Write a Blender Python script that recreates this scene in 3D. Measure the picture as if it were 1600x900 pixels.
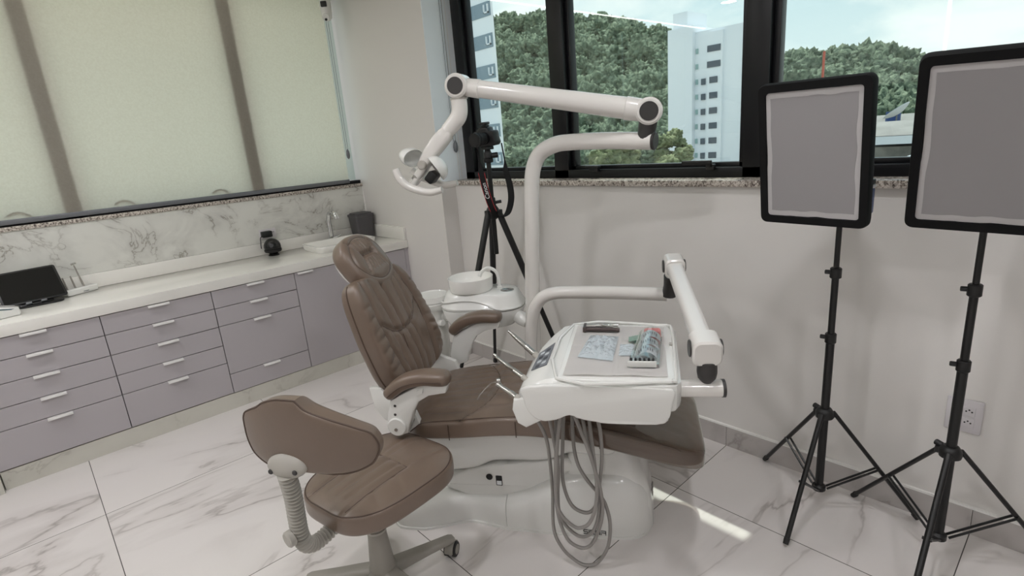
import bpy, bmesh, math, random
import numpy as np
from mathutils import Vector, Matrix, Euler
from math import sin, cos, pi, radians, atan2, hypot

for o in list(bpy.data.objects):
    bpy.data.objects.remove(o)
SC = bpy.context.scene
COL = SC.collection
random.seed(4)

# ------------------------------------------------------------------ camera
cam_d = bpy.data.cameras.new('camera')
cam_d.sensor_width = 36.0
cam_d.lens = 36.0 * 850.95 / 1600.0
cam_d.clip_start = 0.05
cam_d.clip_end = 2000
cam = bpy.data.objects.new('camera', cam_d)
COL.objects.link(cam)
_y, _p, _r = radians(48.36214717), radians(-15.32140368), radians(-4.76212871)
_f = Vector((cos(_y) * cos(_p), sin(_y) * cos(_p), sin(_p)))
_r0 = Vector((sin(_y), -cos(_y), 0))
_u0 = _r0.cross(_f)
_R = _r0 * cos(_r) + _u0 * sin(_r)
_U = -_r0 * sin(_r) + _u0 * cos(_r)
cam.matrix_world = Matrix(((_R.x, _U.x, -_f.x, 0), (_R.y, _U.y, -_f.y, 0),
                           (_R.z, _U.z, -_f.z, 1.5), (0, 0, 0, 1)))
SC.camera = cam

# ------------------------------------------------------------------ exposure
SC.view_settings.view_transform = 'Standard'
SC.view_settings.look = 'None'
SC.view_settings.gamma = 1.0
SC.view_settings.use_curve_mapping = False
SC.view_settings.exposure = 0.3
SC.cycles.max_bounces = 10
SC.cycles.transparent_max_bounces = 12
SC.cycles.sample_clamp_indirect = 6.0
SC.cycles.caustics_reflective = False
SC.cycles.caustics_refractive = False

LIN = lambda c: c / 12.92 if c <= 0.04045 else ((c + 0.055) / 1.055) ** 2.4
def rgb(r, g, b):
    return (LIN(r / 255), LIN(g / 255), LIN(b / 255), 1)

# ------------------------------------------------------------------ sky
SKY_STRENGTH = 1.2
SUN_STRENGTH = 4.2
DOWNLIGHT = 172.0
STRIP = 10.0
world = bpy.data.worlds.new('sky')
SC.world = world
world.use_nodes = True
nt = world.node_tree
nt.nodes.clear()
def N(nt, typ, **kw):
    n = nt.nodes.new(typ)
    for k, v in kw.items():
        if k in ('operation', 'blend_type', 'data_type', 'noise_dimensions', 'wave_type', 'bands_direction',
                 'feature', 'distance', 'interpolation_type', 'clamp', 'wave_profile', 'mode'):
            setattr(n, k, v)
        else:
            n.inputs[k.replace('_', ' ')].default_value = v
    return n
def L(nt, a, b):
    nt.links.new(a, b)
def ramp(nt, src, stops, interp='LINEAR'):
    r = nt.nodes.new('ShaderNodeValToRGB')
    r.color_ramp.interpolation = interp
    els = r.color_ramp.elements
    while len(els) > 1:
        els.remove(els[-1])
    els[0].position, els[0].color = stops[0]
    for p, c in stops[1:]:
        e = els.new(p)
        e.color = c
    L(nt, src, r.inputs[0])
    return r
tc = N(nt, 'ShaderNodeTexCoord')
sep = N(nt, 'ShaderNodeSeparateXYZ')
L(nt, tc.outputs['Generated'], sep.inputs[0])
base = ramp(nt, sep.outputs[2], [(0.0, rgb(222, 232, 234)), (0.18, rgb(203, 222, 230)), (0.45, rgb(160, 196, 222)), (1.0, rgb(110, 160, 205))])
mp = N(nt, 'ShaderNodeMapping')
mp.inputs['Scale'].default_value = (2.2, 2.2, 6.5)
mp.inputs['Location'].default_value = (0.7, 0.2, 0.3)
L(nt, tc.outputs['Generated'], mp.inputs[0])
nz = N(nt, 'ShaderNodeTexNoise', Scale=1.7, Detail=8.0, Roughness=0.55, Distortion=0.4)
L(nt, mp.outputs[0], nz.inputs['Vector'])
cl = ramp(nt, nz.outputs[0], [(0.40, (0, 0, 0, 1)), (0.62, (1, 1, 1, 1))])
mixc = N(nt, 'ShaderNodeMix', data_type='RGBA')
L(nt, cl.outputs[0], mixc.inputs[0])
L(nt, base.outputs[0], mixc.inputs[6])
mixc.inputs[7].default_value = rgb(246, 248, 248)
bg = N(nt, 'ShaderNodeBackground', Strength=SKY_STRENGTH)
L(nt, mixc.outputs[2], bg.inputs[0])
wo = N(nt, 'ShaderNodeOutputWorld')
L(nt, bg.outputs[0], wo.inputs[0])

# ------------------------------------------------------------------ sun
sun_d = bpy.data.lights.new('sun', 'SUN')
sun_d.energy = SUN_STRENGTH
sun_d.angle = radians(0.6)
sun_d.color = (1.0, 0.97, 0.90)
sun = bpy.data.objects.new('sun', sun_d)
COL.objects.link(sun)
SUN_TO = Vector((-0.387, -0.27, -1.0)).normalized()      # direction the light travels
sun.rotation_euler = SUN_TO.to_track_quat('-Z', 'Y').to_euler()
sun.location = (8, 3, 12)

# ================================================================== toolkit
MATS = {}
def new_mat(name):
    m = bpy.data.materials.new(name)
    m.use_nodes = True
    nt = m.node_tree
    nt.nodes.clear()
    out = nt.nodes.new('ShaderNodeOutputMaterial')
    MATS[name] = m
    return m, nt, out
def pbr(name, col, rough=0.5, metal=0.0, spec=0.5, coat=0.0, bump=None, var=None, transmission=0, emis=None):
    """bump=(scale, strength, distance[, stretch vec]); var=(scale, darker colour, amount)"""
    m, nt, out = new_mat(name)
    b = N(nt, 'ShaderNodeBsdfPrincipled')
    b.inputs['Base Color'].default_value = col
    b.inputs['Roughness'].default_value = rough
    b.inputs['Metallic'].default_value = metal
    b.inputs['Specular IOR Level'].default_value = spec
    b.inputs['Coat Weight'].default_value = coat
    b.inputs['Coat Roughness'].default_value = 0.08
    if emis:
        b.inputs['Emission Color'].default_value = emis[0]
        b.inputs['Emission Strength'].default_value = emis[1]
    co = N(nt, 'ShaderNodeTexCoord')
    if var:
        n = N(nt, 'ShaderNodeTexNoise', Scale=var[0], Detail=4.0)
        L(nt, co.outputs['Object'], n.inputs['Vector'])
        r = ramp(nt, n.outputs[0], [(0.35, col), (0.7, var[1])])
        L(nt, r.outputs[0], b.inputs['Base Color'])
    if bump:
        mp = N(nt, 'ShaderNodeMapping')
        mp.inputs['Scale'].default_value = bump[3] if len(bump) > 3 else (1, 1, 1)
        L(nt, co.outputs['Object'], mp.inputs[0])
        n = N(nt, 'ShaderNodeTexNoise', Scale=bump[0], Detail=4.0, Roughness=0.6)
        L(nt, mp.outputs[0], n.inputs['Vector'])
        bp = N(nt, 'ShaderNodeBump', Strength=bump[1], Distance=bump[2])
        L(nt, n.outputs[0], bp.inputs['Height'])
        L(nt, bp.outputs[0], b.inputs['Normal'])
    L(nt, b.outputs[0], out.inputs[0])
    return m

ROOTM = {}
def empty(name, loc=(0, 0, 0), rz=0.0, label=None, cat=None, group=None, kind=None):
    o = bpy.data.objects.new(name, None)
    o.empty_display_size = 0.05
    COL.objects.link(o)
    M = Matrix.Translation(Vector(loc)) @ Matrix.Rotation(rz, 4, 'Z')
    o.matrix_world = M
    ROOTM[o.name] = M
    tag(o, label, cat, group, kind)
    return o
def tag(o, label=None, cat=None, group=None, kind=None):
    if label: o['label'] = label
    if cat: o['category'] = cat
    if group: o['group'] = group
    if kind: o['kind'] = kind
    return o
def part(name, bm, mat, parent=None, label=None, smooth=True, angle=40, origin=None):
    """bm is in WORLD coordinates; it is stored relative to its parent thing."""
    bmesh.ops.recalc_face_normals(bm, faces=bm.faces)
    me = bpy.data.meshes.new(name)
    if parent is not None:
        M = ROOTM[parent.name]
    else:
        if origin is None:
            xs = [v.co for v in bm.verts]
            lo = Vector((min(v.x for v in xs), min(v.y for v in xs), min(v.z for v in xs)))
            hi = Vector((max(v.x for v in xs), max(v.y for v in xs), max(v.z for v in xs)))
            origin = ((lo.x + hi.x) / 2, (lo.y + hi.y) / 2, lo.z)
        M = Matrix.Translation(Vector(origin))
    bm.transform(M.inverted())
    if smooth:
        for f in bm.faces:
            f.smooth = True
    bm.to_mesh(me)
    bm.free()
    if smooth:
        me.set_sharp_from_angle(angle=radians(angle))
    for m in (mat if isinstance(mat, (list, tuple)) else [mat]):
        me.materials.append(m)
    o = bpy.data.objects.new(name, me)
    COL.objects.link(o)
    if parent is not None:
        o.parent = parent
    else:
        o.matrix_world = M
    ROOTM[o.name] = M
    if label: o['label'] = label
    return o
def struct(name, bm, mat, parent=None, **k):
    o = part(name, bm, mat, parent, **k)
    if parent is None:
        o['kind'] = 'structure'
    return o

def BM():
    return bmesh.new()
def merge(dst, src):
    me = bpy.data.meshes.new('tmp')
    src.to_mesh(me); src.free()
    dst.from_mesh(me)
    bpy.data.meshes.remove(me)
    return dst
def box(lo, hi, bev=0.0, seg=2, M=None, into=None):
    bm = BM()
    lo = Vector(lo); hi = Vector(hi)
    c = (lo + hi) / 2; s = hi - lo
    bmesh.ops.create_cube(bm, size=1.0)
    for v in bm.verts:
        v.co = Vector((v.co.x * s.x, v.co.y * s.y, v.co.z * s.z)) + c
    if bev > 0:
        bev = min(bev, 0.49 * min(abs(s.x), abs(s.y), abs(s.z)))
        bmesh.ops.bevel(bm, geom=list(bm.edges), offset=bev, segments=seg, profile=0.5, affect='EDGES')
    if M is not None:
        bm.transform(M)
    return merge(into, bm) if into is not None else bm
def catmull(pts, n=8):
    pts = [Vector(p) for p in pts]
    out = []
    for i in range(len(pts) - 1):
        p0 = pts[max(i - 1, 0)]; p1 = pts[i]; p2 = pts[i + 1]; p3 = pts[min(i + 2, len(pts) - 1)]
        for k in range(n):
            t = k / n
            out.append(0.5 * ((2 * p1) + (p2 - p0) * t + (2 * p0 - 5 * p1 + 4 * p2 - p3) * t * t + (3 * p1 - p0 - 3 * p2 + p3) * t ** 3))
    out.append(pts[-1])
    return out
def tube(pts, r, seg=12, smooth=0, cap=True, closed=False, flat=1.0, up=None, into=None):
    """sweep a (possibly flattened) circle; r is a number or one per point"""
    pts = [Vector(p) for p in pts]
    rs = r if isinstance(r, (list, tuple)) else [r] * len(pts)
    if smooth:
        n0 = len(pts)
        pts2 = catmull(pts, smooth)
        rs = [rs[min(int(i / smooth), n0 - 1)] * (1 - (i % smooth) / smooth) + rs[min(int(i / smooth) + 1, n0 - 1)] * ((i % smooth) / smooth) for i in range(len(pts2))]
        pts = pts2
    bm = BM()
    n = len(pts)
    T = []
    for i in range(n):
        a = pts[max(i - 1, 0)]; b = pts[min(i + 1, n - 1)]
        if closed:
            a = pts[(i - 1) % n]; b = pts[(i + 1) % n]
        d = b - a
        T.append(d.normalized() if d.length > 1e-9 else Vector((0, 0, 1)))
    ref = Vector(up) if up is not None else (Vector((0, 0, 1)) if abs(T[0].z) < 0.9 else Vector((1, 0, 0)))
    nrm = (ref - T[0] * ref.dot(T[0])).normalized()
    rings = []
    for i in range(n):
        if i > 0:
            nrm = nrm - T[i] * nrm.dot(T[i])
            nrm.normalize()
        bi = T[i].cross(nrm)
        rings.append([bm.verts.new(pts[i] + (nrm * cos(2 * pi * k / seg) * flat + bi * sin(2 * pi * k / seg)) * rs[i]) for k in range(seg)])
    for i in range(n - (0 if closed else 1)):
        A = rings[i]; B = rings[(i + 1) % n]
        for k in range(seg):
            bm.faces.new((A[k], A[(k + 1) % seg], B[(k + 1) % seg], B[k]))
    if cap and not closed:
        bm.faces.new(rings[0][::-1]); bm.faces.new(rings[-1])
    return merge(into, bm) if into is not None else bm
def cyl(a, b, r, r2=None, seg=24, bev=0.0, into=None):
    a = Vector(a); b = Vector(b)
    r2 = r if r2 is None else r2
    if bev > 0:
        d = (b - a).normalized()
        pts = [a, a + d * bev, b - d * bev, b]
        return tube(pts, [r - bev, r, r2, r2 - bev], seg, into=into)
    return tube([a, b], [r, r2], seg, into=into)
def lathe(prof, seg=32, M=None, into=None, close=False):
    """prof: list of (radius, z)"""
    bm = BM()
    rings = []
    for (r, z) in prof:
        if r < 1e-6:
            rings.append([bm.verts.new((0, 0, z))])
        else:
            rings.append([bm.verts.new((r * cos(2 * pi * k / seg), r * sin(2 * pi * k / seg), z)) for k in range(seg)])
    for A, B in zip(rings[:-1], rings[1:]):
        for k in range(seg):
            k2 = (k + 1) % seg
            if len(A) == 1 and len(B) == 1: continue
            if len(A) == 1: bm.faces.new((A[0], B[k], B[k2]))
            elif len(B) == 1: bm.faces.new((A[k], A[k2], B[0]))
            else: bm.faces.new((A[k], A[k2], B[k2], B[k]))
    if len(rings[0]) > 1: bm.faces.new(rings[0][::-1])
    if len(rings[-1]) > 1: bm.faces.new(rings[-1])
    if M is not None:
        bm.transform(M)
    return merge(into, bm) if into is not None else bm
def loft(secs, cap=True, into=None):
    bm = BM()
    rings = [[bm.verts.new(Vector(p)) for p in s] for s in secs]
    n = len(rings[0])
    for A, B in zip(rings[:-1], rings[1:]):
        for k in range(n):
            bm.faces.new((A[k], A[(k + 1) % n], B[(k + 1) % n], B[k]))
    if cap:
        bm.faces.new(rings[0][::-1]); bm.faces.new(rings[-1])
    return merge(into, bm) if into is not None else bm
def prism(outline, z0, z1, f=None, bev=0.0, seg=2, into=None):
    """outline in (x,y), extruded z0..z1, then every vertex passed through f(x,y,z)"""
    bm = BM()
    vs = [bm.verts.new((p[0], p[1], z0)) for p in outline]
    fc = bm.faces.new(vs)
    r = bmesh.ops.extrude_face_region(bm, geom=[fc])
    for v in r['geom']:
        if isinstance(v, bmesh.types.BMVert):
            v.co.z = z1
    if bev > 0:
        es = [e for e in bm.edges if abs(e.verts[0].co.z - e.verts[1].co.z) < 1e-7]
        bmesh.ops.bevel(bm, geom=es, offset=bev, segments=seg, profile=0.5, affect='EDGES')
    if f:
        for v in bm.verts:
            v.co = f(v.co.x, v.co.y, v.co.z)
    return merge(into, bm) if into is not None else bm
def rrect(w, h, r, n=5, cx=0, cy=0):
    out = []
    for (sx, sy, a0) in ((1, 1, 0), (-1, 1, pi / 2), (-1, -1, pi), (1, -1, 3 * pi / 2)):
        for k in range(n + 1):
            a = a0 + k / n * pi / 2
            out.append((cx + sx * (w / 2 - r) + r * cos(a), cy + sy * (h / 2 - r) + r * sin(a)))
    return out
def smooth_closed(pts, n=6):
    P = [Vector((p[0], p[1], 0)) for p in pts]
    m = len(P); out = []
    for i in range(m):
        p0, p1, p2, p3 = P[i - 1], P[i], P[(i + 1) % m], P[(i + 2) % m]
        for k in range(n):
            t = k / n
            q = 0.5 * ((2 * p1) + (p2 - p0) * t + (2 * p0 - 5 * p1 + 4 * p2 - p3) * t * t + (3 * p1 - p0 - 3 * p2 + p3) * t ** 3)
            out.append((q.x, q.y))
    return out
def interp(knots, x):
    xs = [k[0] for k in knots]; ys = [k[1] for k in knots]
    # smooth (cubic hermite, monotone-ish)
    if x <= xs[0]: return ys[0]
    if x >= xs[-1]: return ys[-1]
    i = max(j for j in range(len(xs) - 1) if xs[j] <= x)
    h = xs[i + 1] - xs[i]; t = (x - xs[i]) / h
    def sl(j):
        if j == 0 or j == len(xs) - 1:
            j0 = 0 if j == 0 else j - 1
            return (ys[j0 + 1] - ys[j0]) / (xs[j0 + 1] - xs[j0])
        a = (ys[j] - ys[j - 1]) / (xs[j] - xs[j - 1]); b = (ys[j + 1] - ys[j]) / (xs[j + 1] - xs[j])
        return 0 if a * b <= 0 else 2 * a * b / (a + b)
    m0, m1 = sl(i) * h, sl(i + 1) * h
    return (2 * t**3 - 3 * t**2 + 1) * ys[i] + (t**3 - 2 * t**2 + t) * m0 + (-2 * t**3 + 3 * t**2) * ys[i + 1] + (t**3 - t**2) * m1
def cushion(W, y0, y1, top, back, f, p=6.0, q=6.0, nx=70, ny=90, dome=0.0, creases=(), extra=None):
    """upholstered pad: W(y)->(left,right) half widths, top/back thickness, creases=[(polyline, depth, width)]
    returns (bm, surf) where surf(x,y) gives the mapped point of the front surface"""
    segs = []
    for pl, dep, wid in creases:
        for a, b in zip(pl[:-1], pl[1:]):
            segs.append((a, b, dep, wid))
    def outl(y):
        v = (2 * y - y0 - y1) / (y1 - y0)
        k = max(0.0, 1 - min(1.0, abs(v)) ** p) ** (1 / p)
        wl, wr = W(y)
        return wl * k, wr * k, v
    def height(x, y, u, v):
        e = (max(0, 1 - abs(u) ** q) ** (1 / q)) * (max(0, 1 - abs(v) ** q) ** (1 / q))
        h = top * e + dome * (1 - u * u) * (1 - v * v)
        if segs:
            c = {}
            for i, (a, b, dep, wid) in enumerate(segs):
                dx, dy = b[0] - a[0], b[1] - a[1]
                l2 = dx * dx + dy * dy
                t = 0 if l2 == 0 else max(0, min(1, ((x - a[0]) * dx + (y - a[1]) * dy) / l2))
                d2 = (x - a[0] - t * dx) ** 2 + (y - a[1] - t * dy) ** 2
                if d2 < 9 * wid * wid:
                    g = dep * math.exp(-d2 / (wid * wid))
                    key = (dep, wid)
                    c[key] = max(c.get(key, 0), g)
            h -= sum(c.values()) * e
        if extra:
            h += extra(x, y) * e
        return h
    bm = BM()
    fr = []; bk = []
    for j in range(ny + 1):
        v = sin(pi / 2 * (2 * j / ny - 1))
        y = (y0 + y1) / 2 + v * (y1 - y0) / 2
        wl, wr, _ = outl(y)
        rf = []; rb = []
        for i in range(nx + 1):
            u = sin(pi / 2 * (2 * i / nx - 1))
            x = u * (wr if u > 0 else wl)
            rf.append(bm.verts.new(f(x, y, height(x, y, u, v))))
            eb = (max(0, 1 - abs(u) ** q) ** (1 / q)) * (max(0, 1 - abs(v) ** q) ** (1 / q))
            rb.append(bm.verts.new(f(x, y, -back * eb)))
        fr.append(rf); bk.append(rb)
    for j in range(ny):
        for i in range(nx):
            bm.faces.new((fr[j][i], fr[j][i + 1], fr[j + 1][i + 1], fr[j + 1][i]))
            bm.faces.new((bk[j][i], bk[j + 1][i], bk[j + 1][i + 1], bk[j][i + 1]))
    bmesh.ops.remove_doubles(bm, verts=bm.verts, dist=2e-5)
    bad = [fc for fc in bm.faces if fc.calc_area() < 1e-12]
    if bad:
        bmesh.ops.delete(bm, geom=bad, context='FACES_ONLY')
    def surf(x, y, off=0.0):
        wl, wr, v = outl(y)
        w = wr if x > 0 else wl
        u = 0 if w < 1e-9 else max(-1, min(1, x / w))
        return f(x, y, height(x, y, u, v) + off)
    return bm, surf
def seam(surf, pl, r=0.0016, off=0.0, n=6, into=None, seg=6):
    pts = catmull([Vector((a, b, 0)) for a, b in pl], n)
    return tube([surf(p.x, p.y, off) for p in pts], r, seg, into=into)
def strokes(polys, h, f, w=0.1, into=None, th=0.0006):
    """letters from strokes in unit coords; f(x,y,z)->point"""
    bm = into if into is not None else BM()
    for pl in polys:
        for a, b in zip(pl[:-1], pl[1:]):
            a = Vector((a[0], a[1])); b = Vector((b[0], b[1])); d = (b - a).normalized(); nn = Vector((-d.y, d.x)) * w / 2
            a2 = a - d * w / 2; b2 = b + d * w / 2
            prism([(a2 + nn)[:], (b2 + nn)[:], (b2 - nn)[:], (a2 - nn)[:]], 0, th, lambda x, y, z: f(x * h, y * h, z), into=bm)
    return bm

# ================================================================== materials
WALL = pbr('wall_paint', rgb(222, 219, 215), 0.42, spec=0.35, bump=(260, 0.05, 0.001))
CEIL = pbr('ceiling_paint', rgb(238, 237, 233), 0.8)
REVEAL = WALL
BLACK_ALU = pbr('black_aluminium', rgb(12, 13, 16), 0.35, spec=0.35)
GREY_ALU = pbr('grey_aluminium', rgb(112, 114, 118), 0.35, metal=0.3)
PLASTIC = pbr('white_plastic', rgb(226, 226, 222), 0.22, spec=0.5, coat=0.4)
ENAMEL = pbr('white_enamel', rgb(222, 219, 214), 0.2, spec=0.5, coat=0.5)
GREYPL = pbr('warm_grey_plastic', rgb(172, 168, 160), 0.38)
BLACKPL = pbr('black_plastic', rgb(15, 15, 16), 0.42)
BLACKMATTE = pbr('black_matte', rgb(12, 12, 13), 0.6)
SATINBLACK = pbr('black_satin_metal', rgb(13, 13, 14), 0.36, metal=0.0)
RUBBER = pbr('rubber', rgb(38, 37, 37), 0.7)
DARKCAP = pbr('dark_grey_cap', rgb(52, 50, 49), 0.4)
CHROME = pbr('chrome', rgb(225, 226, 228), 0.08, metal=1.0)
STEEL = pbr('steel', rgb(190, 188, 184), 0.25, metal=1.0)
LEATHER = pbr('brown_leather', rgb(116, 99, 86), 0.38, spec=0.45, bump=(70, 0.22, 0.0022, (1, 1, 1)), var=(3.0, rgb(106, 90, 77)))
for n_ in LEATHER.node_tree.nodes:
    if n_.type == 'BSDF_PRINCIPLED':
        n_.inputs['Coat Weight'].default_value = 0.45
        n_.inputs['Coat Roughness'].default_value = 0.32
LEATHERSEAM = pbr('leather_seam', rgb(80, 64, 54), 0.6)
LAMINATE = pbr('mauve_grey_laminate', rgb(176, 171, 174), 0.38, spec=0.4)
GAP = pbr('cabinet_carcass', rgb(62, 58, 62), 0.7)
HANDLE = pbr('white_handle', rgb(232, 230, 228), 0.35)
QUARTZ = pbr('white_quartz', rgb(236, 234, 228), 0.1, spec=0.6, var=(2.2, rgb(224, 222, 216)))
CERAMIC = pbr('ceramic', rgb(236, 235, 230), 0.08, spec=0.6)
TRASHG = pbr('charcoal_plastic', rgb(80, 78, 80), 0.5)
HOSE = pbr('grey_hose', rgb(142, 138, 134), 0.45)
STOOLG = pbr('stool_grey', rgb(150, 146, 138), 0.42)
PAPER = pbr('paper_mat', rgb(242, 239, 236), 0.85)
DIFFUSER = pbr('diffuser_cloth', rgb(146, 143, 144), 0.85)
DIFFEDGE = pbr('diffuser_hem', rgb(184, 181, 181), 0.85)
SOFTBLACK = pbr('softbox_cloth', rgb(9, 9, 10), 0.8, spec=0.25)
BLUEPL = pbr('blue_plastic', rgb(38, 66, 120), 0.4)
PINK = pbr('pink_plastic', rgb(232, 112, 112), 0.4)
DKBROWN = pbr('bronze_metal', rgb(92, 82, 80), 0.3, metal=0.7)
LABELW = pbr('label_white', rgb(232, 236, 238), 0.5)
INK = pbr('ink', rgb(22, 22, 24), 0.6)
REDC = pbr('red_stitch', rgb(190, 32, 40), 0.6)
WHITEINK = pbr('white_ink', rgb(220, 220, 220), 0.6)
KEYS = pbr('keypad_grey', rgb(112, 116, 122), 0.4)
KEYLIGHT = pbr('keypad_key', rgb(190, 196, 200), 0.4)
KEYDARK = pbr('keypad_dark_key', rgb(58, 62, 70), 0.4)
CARDGREEN = pbr('pale_green_foil', rgb(178, 206, 192), 0.3)
SWITCH = pbr('outlet_plastic', rgb(206, 202, 204), 0.35)

def emission(name, col, strength):
    m, nt, out = new_mat(name)
    e = N(nt, 'ShaderNodeEmission', Strength=strength)
    e.inputs['Color'].default_value = col
    L(nt, e.outputs[0], out.inputs[0])
    return m
def glass(name, tint, refl=1.0):
    m, nt, out = new_mat(name)
    t = N(nt, 'ShaderNodeBsdfTransparent'); t.inputs[0].default_value = tint
    g = N(nt, 'ShaderNodeBsdfGlossy'); g.inputs['Roughness'].default_value = 0.0
    g.inputs[0].default_value = (0.9, 0.95, 0.92, 1)
    geo = N(nt, 'ShaderNodeNewGeometry')
    dt = N(nt, 'ShaderNodeVectorMath', operation='DOT_PRODUCT')
    L(nt, geo.outputs['Incoming'], dt.inputs[0]); L(nt, geo.outputs['Normal'], dt.inputs[1])
    ab = N(nt, 'ShaderNodeMath', operation='ABSOLUTE'); L(nt, dt.outputs['Value'], ab.inputs[0])
    om = N(nt, 'ShaderNodeMath', operation='SUBTRACT'); om.inputs[0].default_value = 1.0; L(nt, ab.outputs[0], om.inputs[1])
    pw = N(nt, 'ShaderNodeMath', operation='POWER'); pw.inputs[1].default_value = 5.0; L(nt, om.outputs[0], pw.inputs[0])
    sch = N(nt, 'ShaderNodeMath', operation='MULTIPLY_ADD'); sch.inputs[1].default_value = 0.96; sch.inputs[2].default_value = 0.04; L(nt, pw.outputs[0], sch.inputs[0])
    mu = N(nt, 'ShaderNodeMath', operation='MULTIPLY'); mu.inputs[1].default_value = refl
    L(nt, sch.outputs[0], mu.inputs[0])
    mx = N(nt, 'ShaderNodeMixShader')
    L(nt, mu.outputs[0], mx.inputs[0]); L(nt, t.outputs[0], mx.inputs[1]); L(nt, g.outputs[0], mx.inputs[2])
    L(nt, mx.outputs[0], out.inputs[0])
    return m
PANE = glass('window_glass', (0.86, 0.91, 0.89, 1), 1.3)
CLEARFILM = glass('clear_film', (0.76, 0.71, 0.68, 1), 1.7)
CLEARPL = glass('clear_plastic', (0.93, 0.95, 0.96, 1), 2.0)

def blind_fabric():
    m, nt, out = new_mat('blind_fabric')
    co = N(nt, 'ShaderNodeTexCoord')
    n = N(nt, 'ShaderNodeTexNoise', Scale=90.0, Detail=3.0)
    L(nt, co.outputs['Object'], n.inputs['Vector'])
    r = ramp(nt, n.outputs[0], [(0.3, rgb(243, 234, 216)), (0.7, rgb(249, 241, 224))])
    tl = N(nt, 'ShaderNodeBsdfTranslucent'); df = N(nt, 'ShaderNodeBsdfDiffuse'); tr = N(nt, 'ShaderNodeBsdfTransparent')
    L(nt, r.outputs[0], tl.inputs[0]); L(nt, r.outputs[0], df.inputs[0])
    m1 = N(nt, 'ShaderNodeMixShader'); m1.inputs[0].default_value = 0.27
    L(nt, tl.outputs[0], m1.inputs[1]); L(nt, df.outputs[0], m1.inputs[2])
    L(nt, m1.outputs[0], out.inputs[0])
    return m
BLIND = blind_fabric()

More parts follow.
